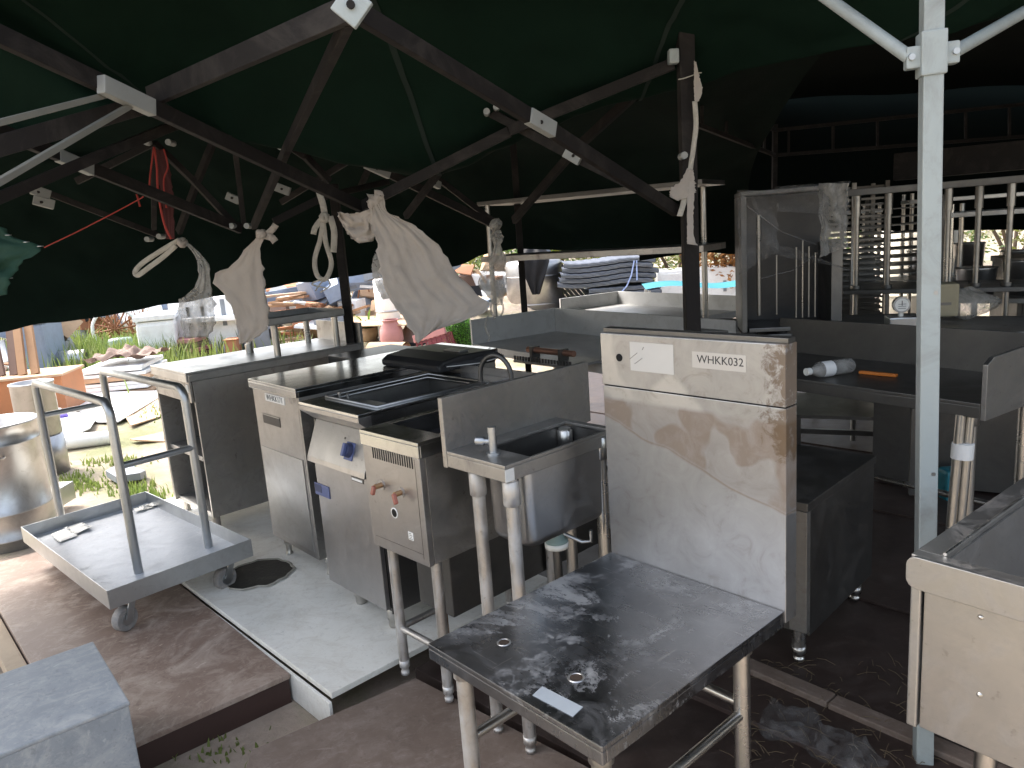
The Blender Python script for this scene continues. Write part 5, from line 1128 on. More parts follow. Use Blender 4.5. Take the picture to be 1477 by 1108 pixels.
# ------------------------------------------------------------------ sunlit yard beyond the tent
def size(px_len, y): return px_len * y / F_PX
def at(px, py, z=None): return G(px, py) if z is None else PZ(px, py, z)
BM = {k: plain('yard ' + k, c, r_, 0, .12, 5, .35, d) for k, c, r_, d in [
    ('white', (.84, .85, .85), .4, (.45, .42, .38)), ('grey', (.20, .22, .25), .5, (.14, .13, .12)), ('orange', (.42, .17, .07), .6, (.3, .15, .08)), ('wood', (.34, .20, .11), .8, (.2, .12, .07)),
    ('pale wood', (.50, .34, .22), .8, (.3, .2, .13)), ('brown', (.16, .10, .075), .7, (.1, .06, .05)), ('pink', (.45, .20, .19), .6, (.3, .15, .13)), ('maroon', (.18, .035, .045), .6, (.1, .03, .03)),
    ('blue grey', (.22, .27, .36), .5, (.15, .16, .18)), ('card', (.46, .31, .19), .85, (.35, .22, .14)), ('terracotta', (.38, .17, .09), .85, (.25, .12, .07)), ('turquoise', (.012, .17, .21), .6, (.02, .2, .24)),
    ('yellow', (.65, .40, .03), .5, (.4, .25, .05)), ('rust', (.26, .11, .05), .8, (.14, .06, .03)), ('purple', (.14, .09, .42), .6, (.1, .06, .2)), ('black', (.015, .015, .017), .5, (.03, .03, .03)), ('pad', (.10, .115, .15), .85, (.06, .065, .08))]}
def boxthing(name, label, cat, px, py, wpx, hpx, depth, mat, yaw=0, group=None, parts=None, tilt=0):
    """box whose front bottom centre is at the pixel's ground point; wpx/hpx give its real width and height at that distance"""
    p = at(px, py); w2, h2 = size(wpx, p.y), size(hpx, p.y)
    t = thing(name, label, cat, (p.x, p.y, p.z - .01), R(yaw), group)
    if tilt: t.rotation_euler = (R(tilt), 0, R(yaw))
    return t, w2, h2, depth
nospec(BM['black'], .15)
# orange cabinet with boards leaning on it
p = PZ(50, 605, GROUND); T = thing('orange_cabinet', 'orange brown laminate cabinet with planks leaning on it at far left', 'cabinet', (p.x, p.y, GROUND), R(10))
MB().box(-.75, .33, 0, .6, .0, .43).build('body', BM['orange'], T, .006); MB().box(-.77, .35, -.02, .62, .431, .455).build('top', BM['pale wood'], T, .004)
o = PZ(20, 545, .36); 
PLK = thing('leaning_planks', 'row of grey brown planks leaning back on the orange cabinet', 'planks', (p.x, p.y + .12, GROUND + .455), R(-8))
for k in range(6):
    x = -.62 + k * .125; mbp = MB().box(-.045, .045, -.015, .015, 0, .55 + .06 * (k % 3) + (.25 if k == 5 else 0)); q = mbp.build('plank', BM['brown'] if k < 4 else BM['wood'], PLK, .003); q.matrix_local = Matrix.Translation((x, .03 * (k % 2), 0)) @ Matrix.Rotation(R(-16 - 2 * k), 4, 'X') @ Matrix.Rotation(R(-12 - 3 * (k % 3)), 4, 'Y')
# steel pots at the left edge
p = PZ(-10, 800, GROUND); POT = thing('stock_pot', 'tall shiny steel stock pot cut by the left edge behind the cart', 'pot', (p.x, p.y + .2, GROUND))
r_ = .225
MB().lathe([(0, .002), (r_ - .005, .002), (r_, .01), (r_, .06), (r_ + .006, .065), (r_, .07), (r_, .21), (r_ + .005, .215), (r_, .22), (r_, .60), (r_ + .005, .605), (r_, .61), (r_, .70), (r_ + .009, .706), (r_ + .009, .716), (r_ - .006, .716), (r_ - .006, .05), (0, .05)], 48).build('body', M['steel'], POT)
hb = MB()
for s in (-35, 145):
    a = R(s - 25); d = Vector((math.cos(a), math.sin(a), 0)); e = Vector((-d.y, d.x, 0)); c_ = d * r_
    hb.tube([c_ - e * .05 + W(0, 0, .55), c_ - e * .05 + d * .035 + W(0, 0, .55), c_ + e * .05 + d * .035 + W(0, 0, .55), c_ + e * .05 + W(0, 0, .55)], .007, 8)
hb.build('handle', M['chrome'], POT)
p = PZ(36, 700, GROUND); P2_ = thing('small_pot', 'smaller open steel pot standing behind the tall stock pot', 'pot', (p.x, p.y + .3, GROUND))
MB().lathe([(0, .3), (.13, .3), (.145, .31), (.145, .70), (.152, .705), (.152, .715), (.138, .715), (.138, .33), (0, .33)], 40).build('body', M['steel'], P2_); MB().lathe([(0, 0), (.15, 0), (.15, .299), (0, .299)], 30).build('base_drum', M['steel'], P2_)
t, w2, h2, d = boxthing('metal_stool', 'small grey metal box on the grass between pot and cart', 'box', 75, 745, 26, 42, .2, 'grey')
MB().box(-w2 / 2, w2 / 2, 0, .2, .06, h2).build('body', M['galv'], t, .004); MB().box(-w2 / 2 + .01, w2 / 2 - .01, -.003, 0, .02, .06).build('vent_panel', M['black'], t)

# far junk, left to right
def add_box(px, py, wpx, hpx, dp, mat, name, label, cat, yaw=0, bev=.02, extra=None, group=None, tilt=0):
    t, w2, h2, d = boxthing(name, label, cat, px, py, wpx, hpx, dp, mat, yaw, group, None, tilt)
    MB().box(-w2 / 2, w2 / 2, 0, dp, 0, h2).build('body', BM[mat], t, min(bev, h2 * .2))
    if extra: extra(t, w2, h2, dp)
    return t
def lid(mat, k=.06):
    return lambda t, w2, h2, dp: MB().box(-w2 / 2 - .02, w2 / 2 + .02, -.02, dp + .02, h2 + .001, h2 + h2 * k).build('lid', BM[mat], t, .01)
def doorx(mat, hm='black'):
    def f_(t, w2, h2, dp):
        d_ = MB().box(-w2 * .44, w2 * .44, -.02, -.001, h2 * .08, h2 * .92).build('door', BM[mat], t, .006); MB().box(w2 * .34, w2 * .38, -.05, -.021, h2 * .35, h2 * .65).build('handle', BM[hm], d_, .004)
    return f_
def vents(t, w2, h2, dp):
    for k in range(2):
        for j in range(3): MB().box(-w2 * .22 + k * w2 * .22 + j * .0, -w2 * .18 + k * w2 * .22, -.012, -.001, h2 * (.15 + .27 * j), h2 * (.15 + .27 * j) + h2 * .16).build('vent_slot', BM['black'], t)
    MB().box(w2 * .30, w2 * .36, -.012, -.001, h2 * .5, h2 * .95).build('trim_strip', BM['grey'], t)
add_box(52, 545, 42, 78, .8, 'blue grey', 'grey_bin', 'blue grey plastic bin standing on the grass behind the leaning planks', 'bin', 12, .04, lid('grey'))
def arrow(t, w2, h2, dp):
    MB().tube([(w2 * .1, -.003, h2 * .62), (w2 * .1, -.012, h2 * .62)], h2 * .08, 14).build('pale_mark', BM['white'], t)
T = add_box(232, 523, 52, 62, 1.0, 'white', 'chest_freezer', 'white chest freezer with sloped lid lying in the grass', 'freezer', 18, .08, lid('white', .12))
T = add_box(300, 512, 100, 84, .9, 'white', 'white_appliance', 'large white appliance shell with dark vent slots behind the plastic bag', 'appliance', -6, .04, vents)
MB().box(-.25, .75, -.2, -.0, .55, .62).build('ledge', BM['white'], T, .01)
add_box(377, 508, 44, 52, .5, 'blue grey', 'end_cabinet', 'dark blue grey cabinet end behind the hanging cloth', 'cabinet', 10, .02, doorx('grey'))
add_box(335, 516, 16, 26, .3, 'terracotta', 'brick_block', 'orange brown block in the grass beside the white appliance', 'block', 5, .01, lid('terracotta'))
add_box(212, 470, 48, 26, .6, 'blue grey', 'plastic_sheet', 'blue grey tilted plastic sheet beside the wire wheel', 'panel', -15, .03, lid('white', .05), tilt=-25)
# leaning wire wheel
p = at(172, 505); T = thing('wire_reel', 'large rusty wire reel with pale rim leaning in the weeds', 'reel', (p.x, p.y, p.z), R(15))
rr_ = size(30, p.y); MB().tube([(rr_ * math.cos(R(a)), 0, rr_ + rr_ * math.sin(R(a))) for a in range(0, 361, 12)], .03, 8, False).build('rim', BM['white'], T)
for k in range(14): a = R(k * 180 / 7 + 6); MB().tube([(0, .02 * (k % 3), rr_), (rr_ * math.cos(a), 0, rr_ + rr_ * math.sin(a))], .018, 5).build('spoke', BM['rust'], T)
p = at(182, 515); T = thing('green_tub', 'upturned grey green plastic tub in the weeds', 'tub', (p.x, p.y - .1, p.z)); k_ = size(26, p.y)
MB().lathe([(k_ * .8, 0), (k_ * .62, k_ * 1.0), (k_ * .55, k_ * 1.1), (0, k_ * 1.15)], 20).build('body', M['green_plastic'], T); MB().lathe([(k_ * .8, .0), (k_ * .88, .0), (k_ * .88, .05), (k_ * .8, .06)], 20).build('rim', BM['white'], T)
p = at(103, 535); T = thing('grey_drum', 'dented grey metal drum lying on its side in the grass', 'drum', (p.x, p.y, p.z), R(20)); k_ = size(15, p.y)
MB().tube([(-k_ * 1.5, 0, k_), (-k_ * 1.45, 0, k_), (0, 0, k_), (.03, 0, k_), (.06, 0, k_), (k_ * 1.4, 0, k_)], k_, 22, rs=[k_ * .9, k_, k_, k_ * 1.05, k_, k_ * .97]).build('body', M['galv'], T); MB().tube([(k_ * 1.4, 0, k_), (k_ * 1.5, 0, k_)], k_ * .8, 20).build('end', M['black'], T)
# stack of flat panels with a dark coat on it
p = at(168, 570); T = thing('panel_stack', 'stack of flat white panels on the ground with creased edges', 'panels', (p.x, p.y, p.z), R(8)); k_ = size(100, p.y)
for j in range(6): MB().box(-k_ / 2 + .03 * (j % 2), k_ / 2 - .04 * (j % 3), 0, .9, .001 + j * .055, .04 + j * .055 + .012 * (j % 2)).build('panel', BM['white'] if j % 3 else BM['pale wood'], T, .006)
c_ = [Vector((p.x, p.y, p.z + .37)) + Vector(v) for v in ((-k_ * .45, .1, 0), (k_ * .45, .15, 0), (k_ * .40, .85, .02), (-k_ * .45, .8, .02))]
film_patch('dark_coat', 'crumpled brown and black coat lying on the stack of white panels', c_, BM['brown'], 'coat', .09, 20, 12)
T = thing('bundled_boards', 'bundle of pinkish brown boards lying in front of the white freezer', 'boards', tuple(at(265, 515)), R(-12))
for j in range(4): MB().box(-.45 + .05 * j, .5 - .04 * j, -.3, .1, .04 + .07 * j, .10 + .07 * j).build('board', BM['pink'] if j % 2 else BM['brown'], T, .004)
# white sheets, scraps and rolls on the sand
def gsheet(name, label, pts, mat, cat, z=.012, th=.012, g=None):
    P_ = [G(*q) for q in pts]; c_ = sum(P_, Vector()) / len(P_); n = len(P_); top = [(q.x - c_.x, q.y - c_.y, th + .02 * math.sin(i * 2.3)) for i, q in enumerate(P_)]; bot = [(a, b, zz - th) for a, b, zz in top]
    o = MB().add(bot + top, [tuple(range(n - 1, -1, -1)), tuple(range(n, 2 * n))] + [(i, (i + 1) % n, n + (i + 1) % n, n + i) for i in range(n)]).build(name, mat); o.location = (c_.x, c_.y, GROUND + z); return tag(o, label, cat, g)
gsheet('white_sheet', 'big white board lying on the sand behind the cart handles', [(105, 592), (122, 572), (228, 566), (232, 578), (172, 614), (140, 612)], BM['white'], 'board', .03)
gsheet('white_sheet', 'bent white sheet on the sand just left of the cart handle', [(62, 640), (90, 598), (140, 608), (132, 628), (85, 648)], BM['white'], 'sheet', .05)
gsheet('white_sheet', 'thin tan board edge lying on the sand beside the shelf cabinet', [(188, 640), (236, 632), (238, 640), (196, 643)], BM['pale wood'], 'board', .03)
gsheet('cardboard_piece', 'pink cardboard flap on the sand by the brown platform', [(-30, 972), (-20, 920), (40, 925), (47, 938), (10, 962)], BM['pink'], 'cardboard', .02)
gsheet('white_sheet', 'pale sheet lying flat between the white boards and grass', [(178, 600), (232, 575), (238, 600), (190, 620)], BM['pale wood'], 'board', .02)
p = G(118, 646); T = thing('foam_roll', 'off white foam roll lying on the sand behind the cart', 'roll', (p.x, p.y, p.z), R(14)); MB().tube([(-.2, 0, .06), (.0, 0, .065), (.26, 0, .06)], .06, 16, rs=[.055, .065, .06]).build('roll', BM['white'], T); MB().tube([(.255, 0, .06), (.27, 0, .06)], .035, 12).build('core', BM['card'], T)
p = G(84, 612); T = thing('purple_bag', 'crumpled purple bag on the ground behind the small pot', 'bag', (p.x, p.y, p.z)); MB().grid(lambda s, t: (bagfn(s, t)[0] * .9, bagfn(s, t)[1], bagfn(s, t)[2] * .9), 10, 18).build('bag_body', BM['purple'], T); MB().tube([(0, 0, .12), (.02, 0, .16), (.05, .01, .15)], .012, 6).build('tie', BM['white'], T)
p = G(180, 700); gsheet('flat_stone', 'dark flat stone half hidden by the cart handle', [(155, 694), (180, 684), (212, 690), (205, 700), (170, 704)], BM['grey'], 'stone', .03, .05)

# middle: barrel halves, planks, branches, pots, tubes behind the fryer
p = at(412, 470); T = thing('orange_barrel', 'orange half barrel lying behind the raised shelf', 'barrel', (p.x, p.y + .5, p.z + .45), R(5)); k_ = size(30, p.y)
for a0 in range(8):
    a, b = R(180 - a0 * 22.5), R(180 - (a0 + 1) * 22.5 + 1.2); r0 = k_ * .8
    def st(s, t, a=a, b=b): q = a + (b - a) * t; rr2 = r0 * (1 + .12 * math.sin(s * math.pi)); return (-k_ + 2 * k_ * s, rr2 * math.cos(q), rr2 * math.sin(q))
    o = MB().grid(st, 8, 2).build('stave', BM['card'] if a0 % 2 else BM['orange'], T); md = o.modifiers.new('t', 'SOLIDIFY'); md.thickness = .03
p = at(448, 468); T = thing('clay_jar', 'pale orange clay jar lying on its side behind the raised shelf', 'jar', (p.x, p.y + .6, p.z + .45), R(-20)); k_ = size(16, p.y)
MB().tube([(-k_ * 1.6, 0, k_), (-k_ * 1.3, 0, k_), (-k_ * .3, 0, k_), (k_ * .8, 0, k_), (k_ * 1.1, 0, k_), (k_ * 1.3, 0, k_)], k_, 20, rs=[k_ * .4, k_ * .8, k_, k_ * .7, k_ * .45, k_ * .55]).build('body', BM['card'], T); MB().tube([(k_ * 1.3, 0, k_), (k_ * 1.36, 0, k_)], k_ * .42, 16).build('mouth', BM['black'], T)
rr = random.Random(12)
for nm, lb, px, py, n, mats, ln in (('plank_pile', 'heap of orange and brown planks behind the raised shelf', 430, 492, 16, ('orange', 'wood', 'pale wood', 'terracotta'), 70), ('plank_pile', 'heap of weathered timber offcuts beside the yucca plant', 500, 490, 10, ('wood', 'pale wood', 'terracotta'), 60), ('plank_pile', 'low pile of dark timber in the weeds left of the wire reel', 128, 482, 12, ('wood', 'brown', 'rust'), 60)):
    p = at(px, py); T = thing(nm, lb, 'planks', (p.x, p.y, p.z), R(rr.uniform(-10, 10))); L_ = size(ln, p.y)
    for k in range(n):
        o = MB().box(-L_ / 2, L_ / 2, -.07, .07, -.02, .02).build('plank', BM[rr.choice(mats)], T, .003)
        o.matrix_local = Matrix.Translation((rr.uniform(-.25, .25), rr.uniform(-.2, .5), .05 + .05 * k)) @ Matrix.Rotation(R(rr.uniform(-28, 28)), 4, 'Z') @ Matrix.Rotation(R(rr.uniform(-14, 14)), 4, 'Y')
for nm, lb, px, py, n, hp, wp in (('branch_bundle', 'bundle of bare reddish branches standing behind the yucca', 520, 478, 34, 85, 60), ('branch_bundle', 'tangle of dry brush in front of the wire reel', 165, 505, 30, 60, 80), ('branch_bundle', 'rusty rods and brush heaped behind the white freezer', 215, 470, 26, 40, 60)):
    p = at(px, py); T = thing(nm, lb, 'branches', (p.x, p.y + .4, p.z)); hh_, ww = size(hp, p.y), size(wp, p.y)
    for k in range(n):
        x = rr.uniform(-ww / 2, ww / 2); q = [(x, rr.uniform(-.3, .3), 0)]
        for j in range(4): q.append((q[-1][0] + rr.uniform(-.12, .12) * ww, q[-1][1] + rr.uniform(-.1, .1), hh_ * (j + 1) / 4 * rr.uniform(.75, 1)))
        MB().tube(q, .02, 5, rs=[.025, .022, .018, .013, .006]).build('branch', BM['rust'] if k % 3 else BM['pale wood'], T)
add_box(505, 485, 28, 52, .5, 'white', 'white_box', 'upright white box with rust streaks behind the raised shelf', 'box', -10, .02, doorx('white'))
p = at(533, 492); T = thing('yucca_plant', 'spiky green yucca in a card coloured pot behind the fryer', 'plant', (p.x, p.y, p.z)); k_ = size(22, p.y)
MB().lathe([(0, 0), (k_ * .5, 0), (k_ * .7, k_ * .9), (k_ * .62, k_ * .9), (k_ * .6, k_ * .7), (0, k_ * .7)], 18).build('pot', BM['card'], T)
LG = plain('fresh leaf', (.10, .20, .03), .5, 0, .35, 3, 0, (0, 0, 0), .3)
for k in range(26):
    a = rr.uniform(0, 6.28); l = k_ * rr.uniform(1.0, 1.8); up = rr.uniform(.5, 1.2)
    d = Vector((math.cos(a), math.sin(a), 0)); e = Vector((-d.y, d.x, 0)) * k_ * .07; b_ = Vector((0, 0, k_ * .7))
    MB().add([b_ - e, b_ + e, b_ + d * l * .5 + W(0, 0, l * up * .6) + e, b_ + d * l * .5 + W(0, 0, l * up * .6) - e, b_ + d * l * .9 + W(0, 0, l * up * .8)], [(0, 1, 2, 3), (3, 2, 4)]).build('leaf', LG, T)
p = at(556, 500); T = thing('white_cylinder', 'tall bright white cylinder behind the big hanging sheet', 'cylinder', (p.x, p.y + .6, p.z)); k_ = size(18, p.y)
MB().lathe([(0, 0), (k_, 0), (k_, k_ * 5.2), (k_ * .9, k_ * 5.3), (0, k_ * 5.3)], 28).build('body', BM['white'], T); MB().lathe([(k_, k_ * 2.5), (k_ * 1.03, k_ * 2.5), (k_ * 1.03, k_ * 2.65), (k_, k_ * 2.65)], 28).build('band', M['galv'], T)
p = at(562, 505); T = thing('pink_urn', 'round pink plastic urn beside the cardboard tube', 'urn', (p.x + .05, p.y, p.z)); k_ = size(17, p.y)
MB().lathe([(0, 0), (k_ * .7, 0), (k_, k_ * .9), (k_ * .95, k_ * 1.8), (k_ * .6, k_ * 2.4), (k_ * .65, k_ * 2.5), (k_ * .5, k_ * 2.5), (0, k_ * 2.3)], 24).build('body', BM['pink'], T); MB().lathe([(k_ * .66, k_ * 2.5), (k_ * .72, k_ * 2.5), (k_ * .72, k_ * 2.62), (k_ * .6, k_ * 2.62)], 24).build('rim', BM['pink'], T)
p = at(592, 500); T = thing('dark_cone', 'dark brown cone shaped shade standing beside the pink urn', 'cone', (p.x, p.y + .2, p.z)); k_ = size(20, p.y)
MB().lathe([(k_ * 1.1, 0), (k_ * .2, k_ * 1.8), (0, k_ * 1.85)], 22).build('cone_body', BM['brown'], T); MB().lathe([(k_ * 1.1, 0), (k_ * 1.16, 0), (k_ * 1.14, .06), (k_ * 1.08, .06)], 22).build('rim', BM['black'], T)
p = PZ(560, 502, .35); T = thing('cardboard_tube', 'thick cardboard tube lying behind the flue cover', 'tube', (p.x, p.y, GROUND), R(-25)); k_ = size(14, p.y)
MB().tube([(-k_ * 2.2, 0, .42), (k_ * 2.2, 0, .42)], k_, 24, False).build('tube_wall', BM['card'], T); o = MB().tube([(-k_ * 2.2, 0, .42), (k_ * 2.21, 0, .42)], k_ * .82, 24).build('core', BM['rust'], T); MB().box(-k_ * 3.2, k_ * 1.8, -k_ * 1.8, k_ * 1.2, 0, .42 - k_).build('carton', BM['card'], T, .01)
gsheet('cardboard_sheet', 'flattened cardboard sheet on the ground behind the dark shade strip', [(500, 505), (515, 488), (600, 482), (600, 505)], BM['card'], 'cardboard', .35)
# red crate
p = PZ(628, 508, .25); T = thing('red_crate', 'dark red plastic crate of open lattice tipped beside the green topiary', 'crate', (p.x, p.y, GROUND + .28), R(-20)); k_ = size(48, p.y); hc = k_ * .72
T.rotation_euler = (R(-6), R(-14), R(-20))
for ax_ in range(2):
    for j in range(7):
        MB().box(-k_ / 2 + j * k_ / 6 - .008, -k_ / 2 + j * k_ / 6 + .008, -.006, .006, 0, hc).build('slat', BM['maroon'], T) if ax_ == 0 else MB().box(k_ / 2 - .006, k_ / 2 + .006, j * k_ / 8 - .008, j * k_ / 8 + .008, 0, hc).build('slat', BM['maroon'], T)
for j in range(6): MB().box(-k_ / 2, k_ / 2, -.004, .004, hc * j / 5.2 + .01, hc * j / 5.2 + .03).build('slat', BM['maroon'], T)
MB().box(-k_ / 2 - .02, k_ / 2 + .02, -.02, .02, hc - .02, hc + .06).build('rim', BM['pink'], T, .004); MB().box(-k_ / 2, k_ / 2, .02, k_ * .75, .0, .012).build('base', BM['maroon'], T); MB().box(-k_ / 2, k_ / 2, k_ * .74, k_ * .76, 0, hc).build('back_wall', BM['maroon'], T)
MB().box(-k_ / 2 - .1, k_ / 2 + .1, -.1, k_, -.30, -.02).build('pallet_base', BM['wood'], T)
# topiary: cylinder of small leaves
p = PZ(662, 510, .20); T = thing('topiary', 'bright green artificial topiary drum behind the wire rack', 'topiary', (p.x, p.y + .2, GROUND)); k_ = size(21, p.y); hb_ = p.z - GROUND; 
core = plain('topiary core', (.02, .05, .008), .9); lf = plain('topiary leaf', (.09, .26, .015), .5, 0, .4, 9, 0, (0, 0, 0), .25)
MB().lathe([(0, hb_), (k_ * .9, hb_), (k_ * .92, hb_ + k_ * 2.1), (k_ * .6, hb_ + k_ * 2.3), (0, hb_ + k_ * 2.35)], 20).build('core', core, T); mb = MB()
MB().lathe([(0, 0), (k_ * .8, 0), (k_ * .8, hb_ - .005), (0, hb_ - .005)], 18).build('planter', BM['black'], T)
for k in range(3200):
    a = rr.uniform(0, 6.28); zz = rr.uniform(0, 2.35); r2 = k_ * (1.0 if zz < 2.0 else 1.0 - (zz - 2.0) * 1.2 * rr.uniform(.6, 1.4)) * rr.uniform(.92, 1.05)
    c_ = Vector((r2 * math.cos(a), r2 * math.sin(a), hb_ + k_ * zz)); u1 = Vector((rr.uniform(-1, 1), rr.uniform(-1, 1), rr.uniform(-.3, 1))).normalized() * k_ * .09; u2 = u1.orthogonal().normalized() * k_ * .035
    mb.add([c_ - u2, c_ + u2, c_ + u1 + u2 * .3, c_ + u1 - u2 * .3], [(0, 1, 2, 3)])
o = mb.build('leaf_mass', lf, T); o['kind'] = 'stuff'
# silver scrap behind the clear film
for k in range(7):
    px, py = 668 + (k % 4) * 12, 418 + (k // 4) * 22; p = PZ(px, py + 20, .35)
    T = thing('scrap_metal', ['bent silver sheet offcut', 'crumpled foil tray', 'dark blue scrap panel', 'bright tin box', 'grey bent duct piece', 'folded steel lid', 'small white scrap panel'][k] + ' in the junk heap behind the clear film strip', 'scrap metal', p, R(rr.uniform(0, 90)), 'scrap metal behind the film strip')
    T.location.z = .1 + .06 * k; s_ = size(14, p.y)
    MB().hexa([(-s_, -s_ * .6, 0), (s_, -s_ * .5, .03), (s_ * .8, s_ * .7, 0), (-s_, s_ * .5, .05)], [(-s_ * .8, -s_ * .5, s_ * .8), (s_ * .9, -s_ * .6, s_), (s_ * .7, s_ * .5, s_ * .9), (-s_, s_ * .4, s_ * 1.1)]).build('body', [M['galv'], M['steel'], BM['blue grey'], M['steel_top']][k % 4], T, .01); MB().box(-s_ * .5, s_ * .5, -s_ * .7, -s_ * .6, s_ * .2, s_ * .6).build('fold', M['steel'], T)
heap = thing('junk_heap', 'low heap of earth and rubble under the silver scrap', 'heap', PZ(690, 470, GROUND)); hv = MB().grid(lambda s, t: (1.6 * (s - .5) * 2, 1.4 * (t - .5) * 2, max(-.02, .5 * (math.sin(s * math.pi) * math.sin(t * math.pi)) + .06 * math.sin(s * 30) * math.sin(t * 26))), 24, 20).build('rubble', M['ground'], heap)

rr = random.Random(77); PC = ['white', 'white', 'card', 'grey', 'white', 'blue grey', 'pale wood', 'rust', 'grey', 'black', 'brown', 'blue grey', 'terracotta']
for px, py, wpx, n, z1, lb in ((205, 462, 70, 16, .9, 'heap of bent sheet and scrap behind the wire reel'), (330, 452, 90, 18, 1.0, 'jumble of pale sheets and boxes above the white appliance'), (405, 462, 60, 16, 1.0, 'heap of broken furniture boards left of the half barrel'), (470, 470, 60, 16, .9, 'heap of offcuts behind the clay jar'), (545, 455, 60, 16, 1.1, 'rusty scrap and rods behind the pink urn'), (620, 450, 70, 18, .9, 'mixed scrap behind the red crate'), (690, 440, 70, 20, 1.0, 'silver and blue scrap behind the clear film strip'), (140, 470, 70, 14, .5, 'loose boards and tins in the tall weeds'), (25, 520, 60, 10, .6, 'pale boxes behind the leaning planks'), (745, 425, 60, 14, 1.1, 'scrap stacked between the film strip and the steel tank')):
    p = at(px, py + 20); p.y = min(p.y, 20); p = PD(px, py, p.y); T = thing('scrap_pile', lb, 'scrap pile', (p.x, p.y, GROUND)); ww = size(wpx, p.y)
    for k in range(n):
        L_, B_, H_ = rr.uniform(.25, .9), rr.uniform(.15, .5), rr.choice((.02, .03, .05, .25, .35))
        j1, j2 = rr.uniform(-.08, .08), rr.uniform(-.06, .06)
        bt = [(-L_ / 2, -B_ / 2, 0), (L_ / 2 + j1, -B_ / 2, j2), (L_ / 2, B_ / 2 + j2, 0), (-L_ / 2 + j2, B_ / 2, -j1)]
        o = MB().hexa(bt, [(a * (1 - .1 * rr.random()), b * .95, c_ + H_) for a, b, c_ in bt]).build('scrap_piece', BM[rr.choice(PC)], T, .004)
        o.matrix_local = Matrix.Translation((rr.uniform(-.5, .5) * ww, rr.uniform(-.4, .6), .08 + z1 * (k / n) * rr.uniform(.6, 1.0))) @ Matrix.Rotation(rr.uniform(0, 6.28), 4, 'Z') @ Matrix.Rotation(R(rr.choice((rr.uniform(-25, 25), rr.uniform(40, 80)))), 4, 'X') @ Matrix.Rotation(R(rr.uniform(-25, 25)), 4, 'Y')
# white tank with black sack
p = PZ(775, 450, .10); T = thing('steel_tank', 'big pale steel tank standing behind the corner table', 'tank', (p.x, p.y + .5, GROUND)); k_ = size(42, p.y); zt_ = PZ(775, 376, 0).z; top_ = CAM_H - (376 - 333) / F_PX * p.y
hh_ = top_ - GROUND
MB().lathe([(0, 0), (k_, 0), (k_, hh_ - .06), (k_ * .96, hh_), (k_ * .5, hh_ + .04), (0, hh_ + .05)], 40).build('body', M['steel_front'], T)
for zz in (.3, .75): MB().lathe([(k_, hh_ * zz), (k_ + .012, hh_ * zz + .012), (k_, hh_ * zz + .024)], 40).build('rib', M['steel_front'], T)
T = thing('black_sack', 'black plastic sack hanging over the front of the steel tank', 'sack', (p.x, p.y + .5, 0)); s0 = size(1, p.y)
def sack(s, t):
    a = R(-140 + 80 * t) - R(0); px_ = (t - .5) * 44 * (1 - .75 * max(0, s - .35) / .65) * (1 if s > .2 else .5 + s * 2.5); zz = (top_ + 26 * s0) - s * 72 * s0
    return (px_ * s0, -k_ - .03 + .02 * math.sin(t * 14 + s * 6) + (.25 * (1 - s / .3) if s < .3 else 0), zz)
MB().grid(sack, 16, 14).build('sack_body', BM['black'], T); MB().tube([(0, -k_ + .25, top_ + 24 * s0), (.04, -k_ + .2, top_ + 32 * s0)], .03, 8).build('sack_neck', BM['black'], T)
# stack of grey mesh pads
p = PZ(880, 436, .20); T0 = p; padm = BM['pad']
lbs = ['lowest', 'second lowest', 'third from the bottom', 'fourth from the bottom', 'fourth from the top', 'third from the top', 'second from the top', 'topmost']
thk = size(7.3, p.y)
base = thing('pad_stand', 'low dark pallet under the stack of grey quilted pads', 'pallet', (p.x, p.y, GROUND)); MB().box(-.55, .95, 0, 1.3, 0, p.z - GROUND).build('deck', BM['grey'], base, .01)
for k in range(8):
    xl, xr = (-.35, .85) if k < 3 else (-.95 + .03 * k, .72 + .05 * (k % 3))
    T = thing('quilted_pad', lbs[k] + ' grey quilted pad in the drooping stack beyond the tables', 'pad', (p.x, p.y, p.z + k * thk), R(2 * (k % 3) - 3), 'grey quilted pads in a stack')
    def pad(s, t, k=k, xl=xl, xr=xr):
        x = xl + (xr - xl) * s; rd = [(0, 0), (-.03, .15), (-.045, .5), (-.03, .85), (0, 1)][min(4, int(t * 4.001))]
        rise = (.10 * max(0, (-x - .0)) if k >= 3 else 0) + (.05 * math.sin(x * 3.2 + .5) if k >= 3 else 0) + (.004 * math.sin(x * 42))
        return (x, rd[0] + .01 * math.sin(x * 5 + k), thk * .94 * rd[1] + rise)
    mbp = MB().grid(pad, 70, 4)
    mbp.grid(lambda s, t, pad=pad: (pad(s, 1)[0], pad(s, 1)[1] + 1.2 * t, pad(s, 1)[2]), 70, 1); mbp.grid(lambda s, t, xr=xr, pad=pad: (pad(1, s)[0] + .02 * math.sin(s * math.pi), 1.2 * t, pad(1, s)[2]), 4, 14)
    mbp.build('pad_body', padm, T)
    for j in range(3): MB().tube([(xl + (xr - xl) * s, -.047, thk * (.25 + .25 * j) + (pad(s, 0)[2])) for s in [i / 20 for i in range(21)]], .006, 4, False).build('seam', BM['grey'], T)
strap_ = MB().tube([(p.x + .42, p.y - .06, p.z + thk * 7.8), (p.x + .36, p.y - .08, p.z + thk * 5), (p.x + .28, p.y - .07, p.z + thk * 3), (p.x + .05, p.y - .05, p.z + .02)], .012, 6)
strap_.tube([(p.x + .46, p.y - .06, p.z + thk * 7.8), (p.x + .45, p.y - .08, p.z + thk * 4)], .012, 6); tag(strap_.build('blue_strap', plain('pale blue strap', (.35, .45, .75), .6)), 'pale blue strap tied round the stack of grey pads', 'strap')
